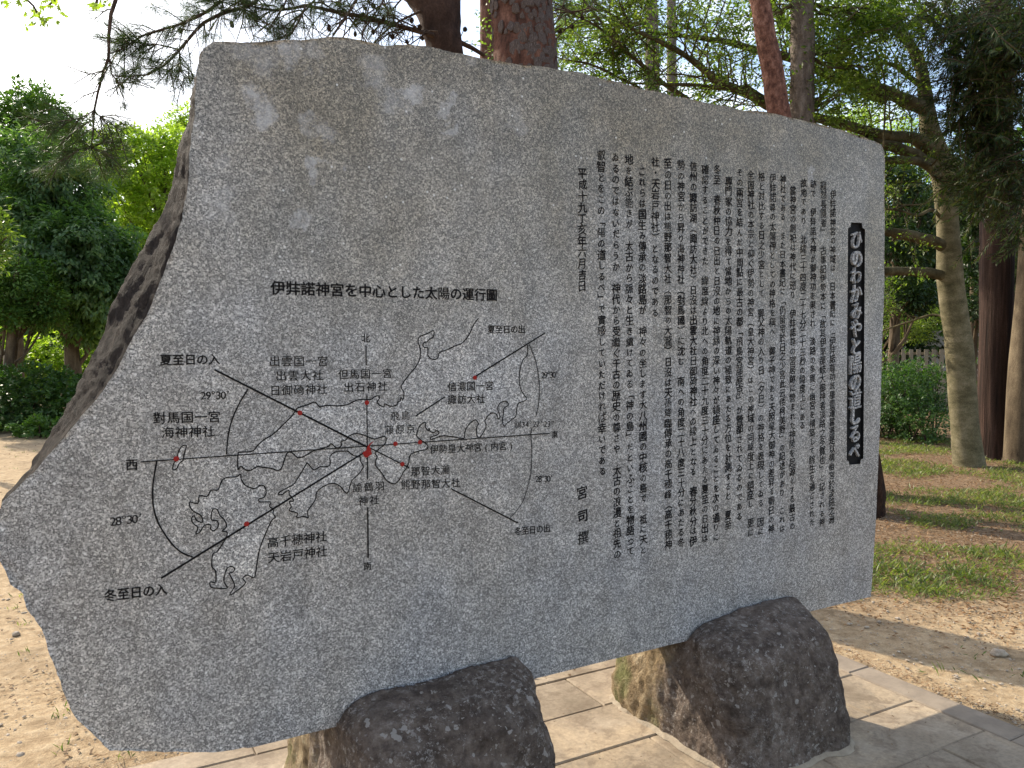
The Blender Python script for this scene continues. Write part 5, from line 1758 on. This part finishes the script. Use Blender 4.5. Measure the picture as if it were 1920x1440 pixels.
def pebbles():
    rr = random.Random(28)
    V, Fc = [], []
    ico = [(0, 0, 1), (.89, 0, .45), (.28, .85, .45), (-.72, .53, .45), (-.72, -.53, .45), (.28, -.85, .45), (.6, .5, -.4), (-.3, .8, -.4), (-.9, 0, -.4), (-.3, -.8, -.4), (.6, -.5, -.4)]
    fi = [(0, 1, 2), (0, 2, 3), (0, 3, 4), (0, 4, 5), (0, 5, 1), (1, 6, 2), (2, 7, 3), (3, 8, 4), (4, 9, 5), (5, 10, 1), (2, 6, 7), (3, 7, 8), (4, 8, 9), (5, 9, 10), (1, 10, 6)]
    n = 0
    while n < 5200:
        if rr.random() < .62:
            y = 2.7 + 4.2 * rr.random() ** 1.4; x = rr.uniform(.3 * y, .8 * y)
        else:
            y = 2.0 + 7 * rr.random() ** 1.7; x = rr.uniform(-.75 * y, -.3 * y)
        if on_paving(x, y)[0]: continue
        s = min(.012, .0026 + rr.expovariate(1 / .0018))
        b0 = len(V)
        a = rr.uniform(0, 6.28); ca, sa = math.cos(a), math.sin(a)
        sx_, sy_, sz_ = s * rr.uniform(.8, 1.5), s * rr.uniform(.7, 1.1), s * rr.uniform(.4, .8)
        for (p, q, r_) in ico:
            p *= sx_ * rr.uniform(.85, 1.15); q *= sy_ * rr.uniform(.85, 1.15)
            V.append((x + p * ca - q * sa, y + p * sa + q * ca, .004 + r_ * sz_))
        Fc += [tuple(b0 + i for i in f) for f in fi]
        n += 1
    o = mesh_py('gravel', V, Fc, M_PEBBLE)
    setp(o, 'scattered grit and small pebbles on the sand', 'gravel', 'stuff')
pebbles()
def small_stone(px_, py_, s, lab, seed):
    g = G(px_, py_)
    V, Fc = [], []
    N = 10
    for i in range(N + 1):
        th = math.pi * i / N
        for j in range(14):
            a = 2 * math.pi * j / 14
            p = Vector((math.sin(th) * math.cos(a), math.sin(th) * math.sin(a), math.cos(th)))
            r = 1 + noise.noise(p * 1.6 + Vector((seed, 0, 0))) * .45
            V.append((p.x * s * 1.2 * r, p.y * s * r, p.z * s * .7 * r + s * .3))
    for i in range(N):
        for j in range(14): Fc.append((i * 14 + j, i * 14 + (j + 1) % 14, (i + 1) * 14 + (j + 1) % 14, (i + 1) * 14 + j)[::-1])
    o = mesh_py('stone', V, Fc, M_PEBBLE, None, True)
    o.location = g
    setp(o, lab, 'stone', group='loose stones')
small_stone(1873, 1228, .030, 'small pale stone lying on the sand right of the paving', 2)
small_stone(30, 1190, .017, 'pale flat stone on the sand left of the slab', 6)
small_stone(38, 1418, .014, 'small stone on the sand at the lower left corner', 8)

# trees standing behind the photographer: they close the sky that the stone faces
def rear_trees():
    labs = ['tree standing behind the viewer on the left', 'tree standing behind the viewer', 'tree standing behind the viewer on the right', 'tree standing to the right of the viewer']
    for (x, y, h), l in zip([(-6, -9, 8), (1.5, -11, 9), (8, -9, 8), (11, -2, 8)], labs):
        lum = [(x + R.uniform(-2, 2), y + R.uniform(-1.5, 1.5), h * R.uniform(.45, 1.0), 1.3, 1.2, .9) for k in range(9)]
        broad_tree(l, Vector((x, y, 0)), h, lum, M_LEAF_MID, .18, .16, .5, 8, grp='trees behind the viewer', droop=.2)
rear_trees()
print('verts', sum(len(m.vertices) for m in bpy.data.meshes), 'polys', sum(len(m.polygons) for m in bpy.data.meshes))
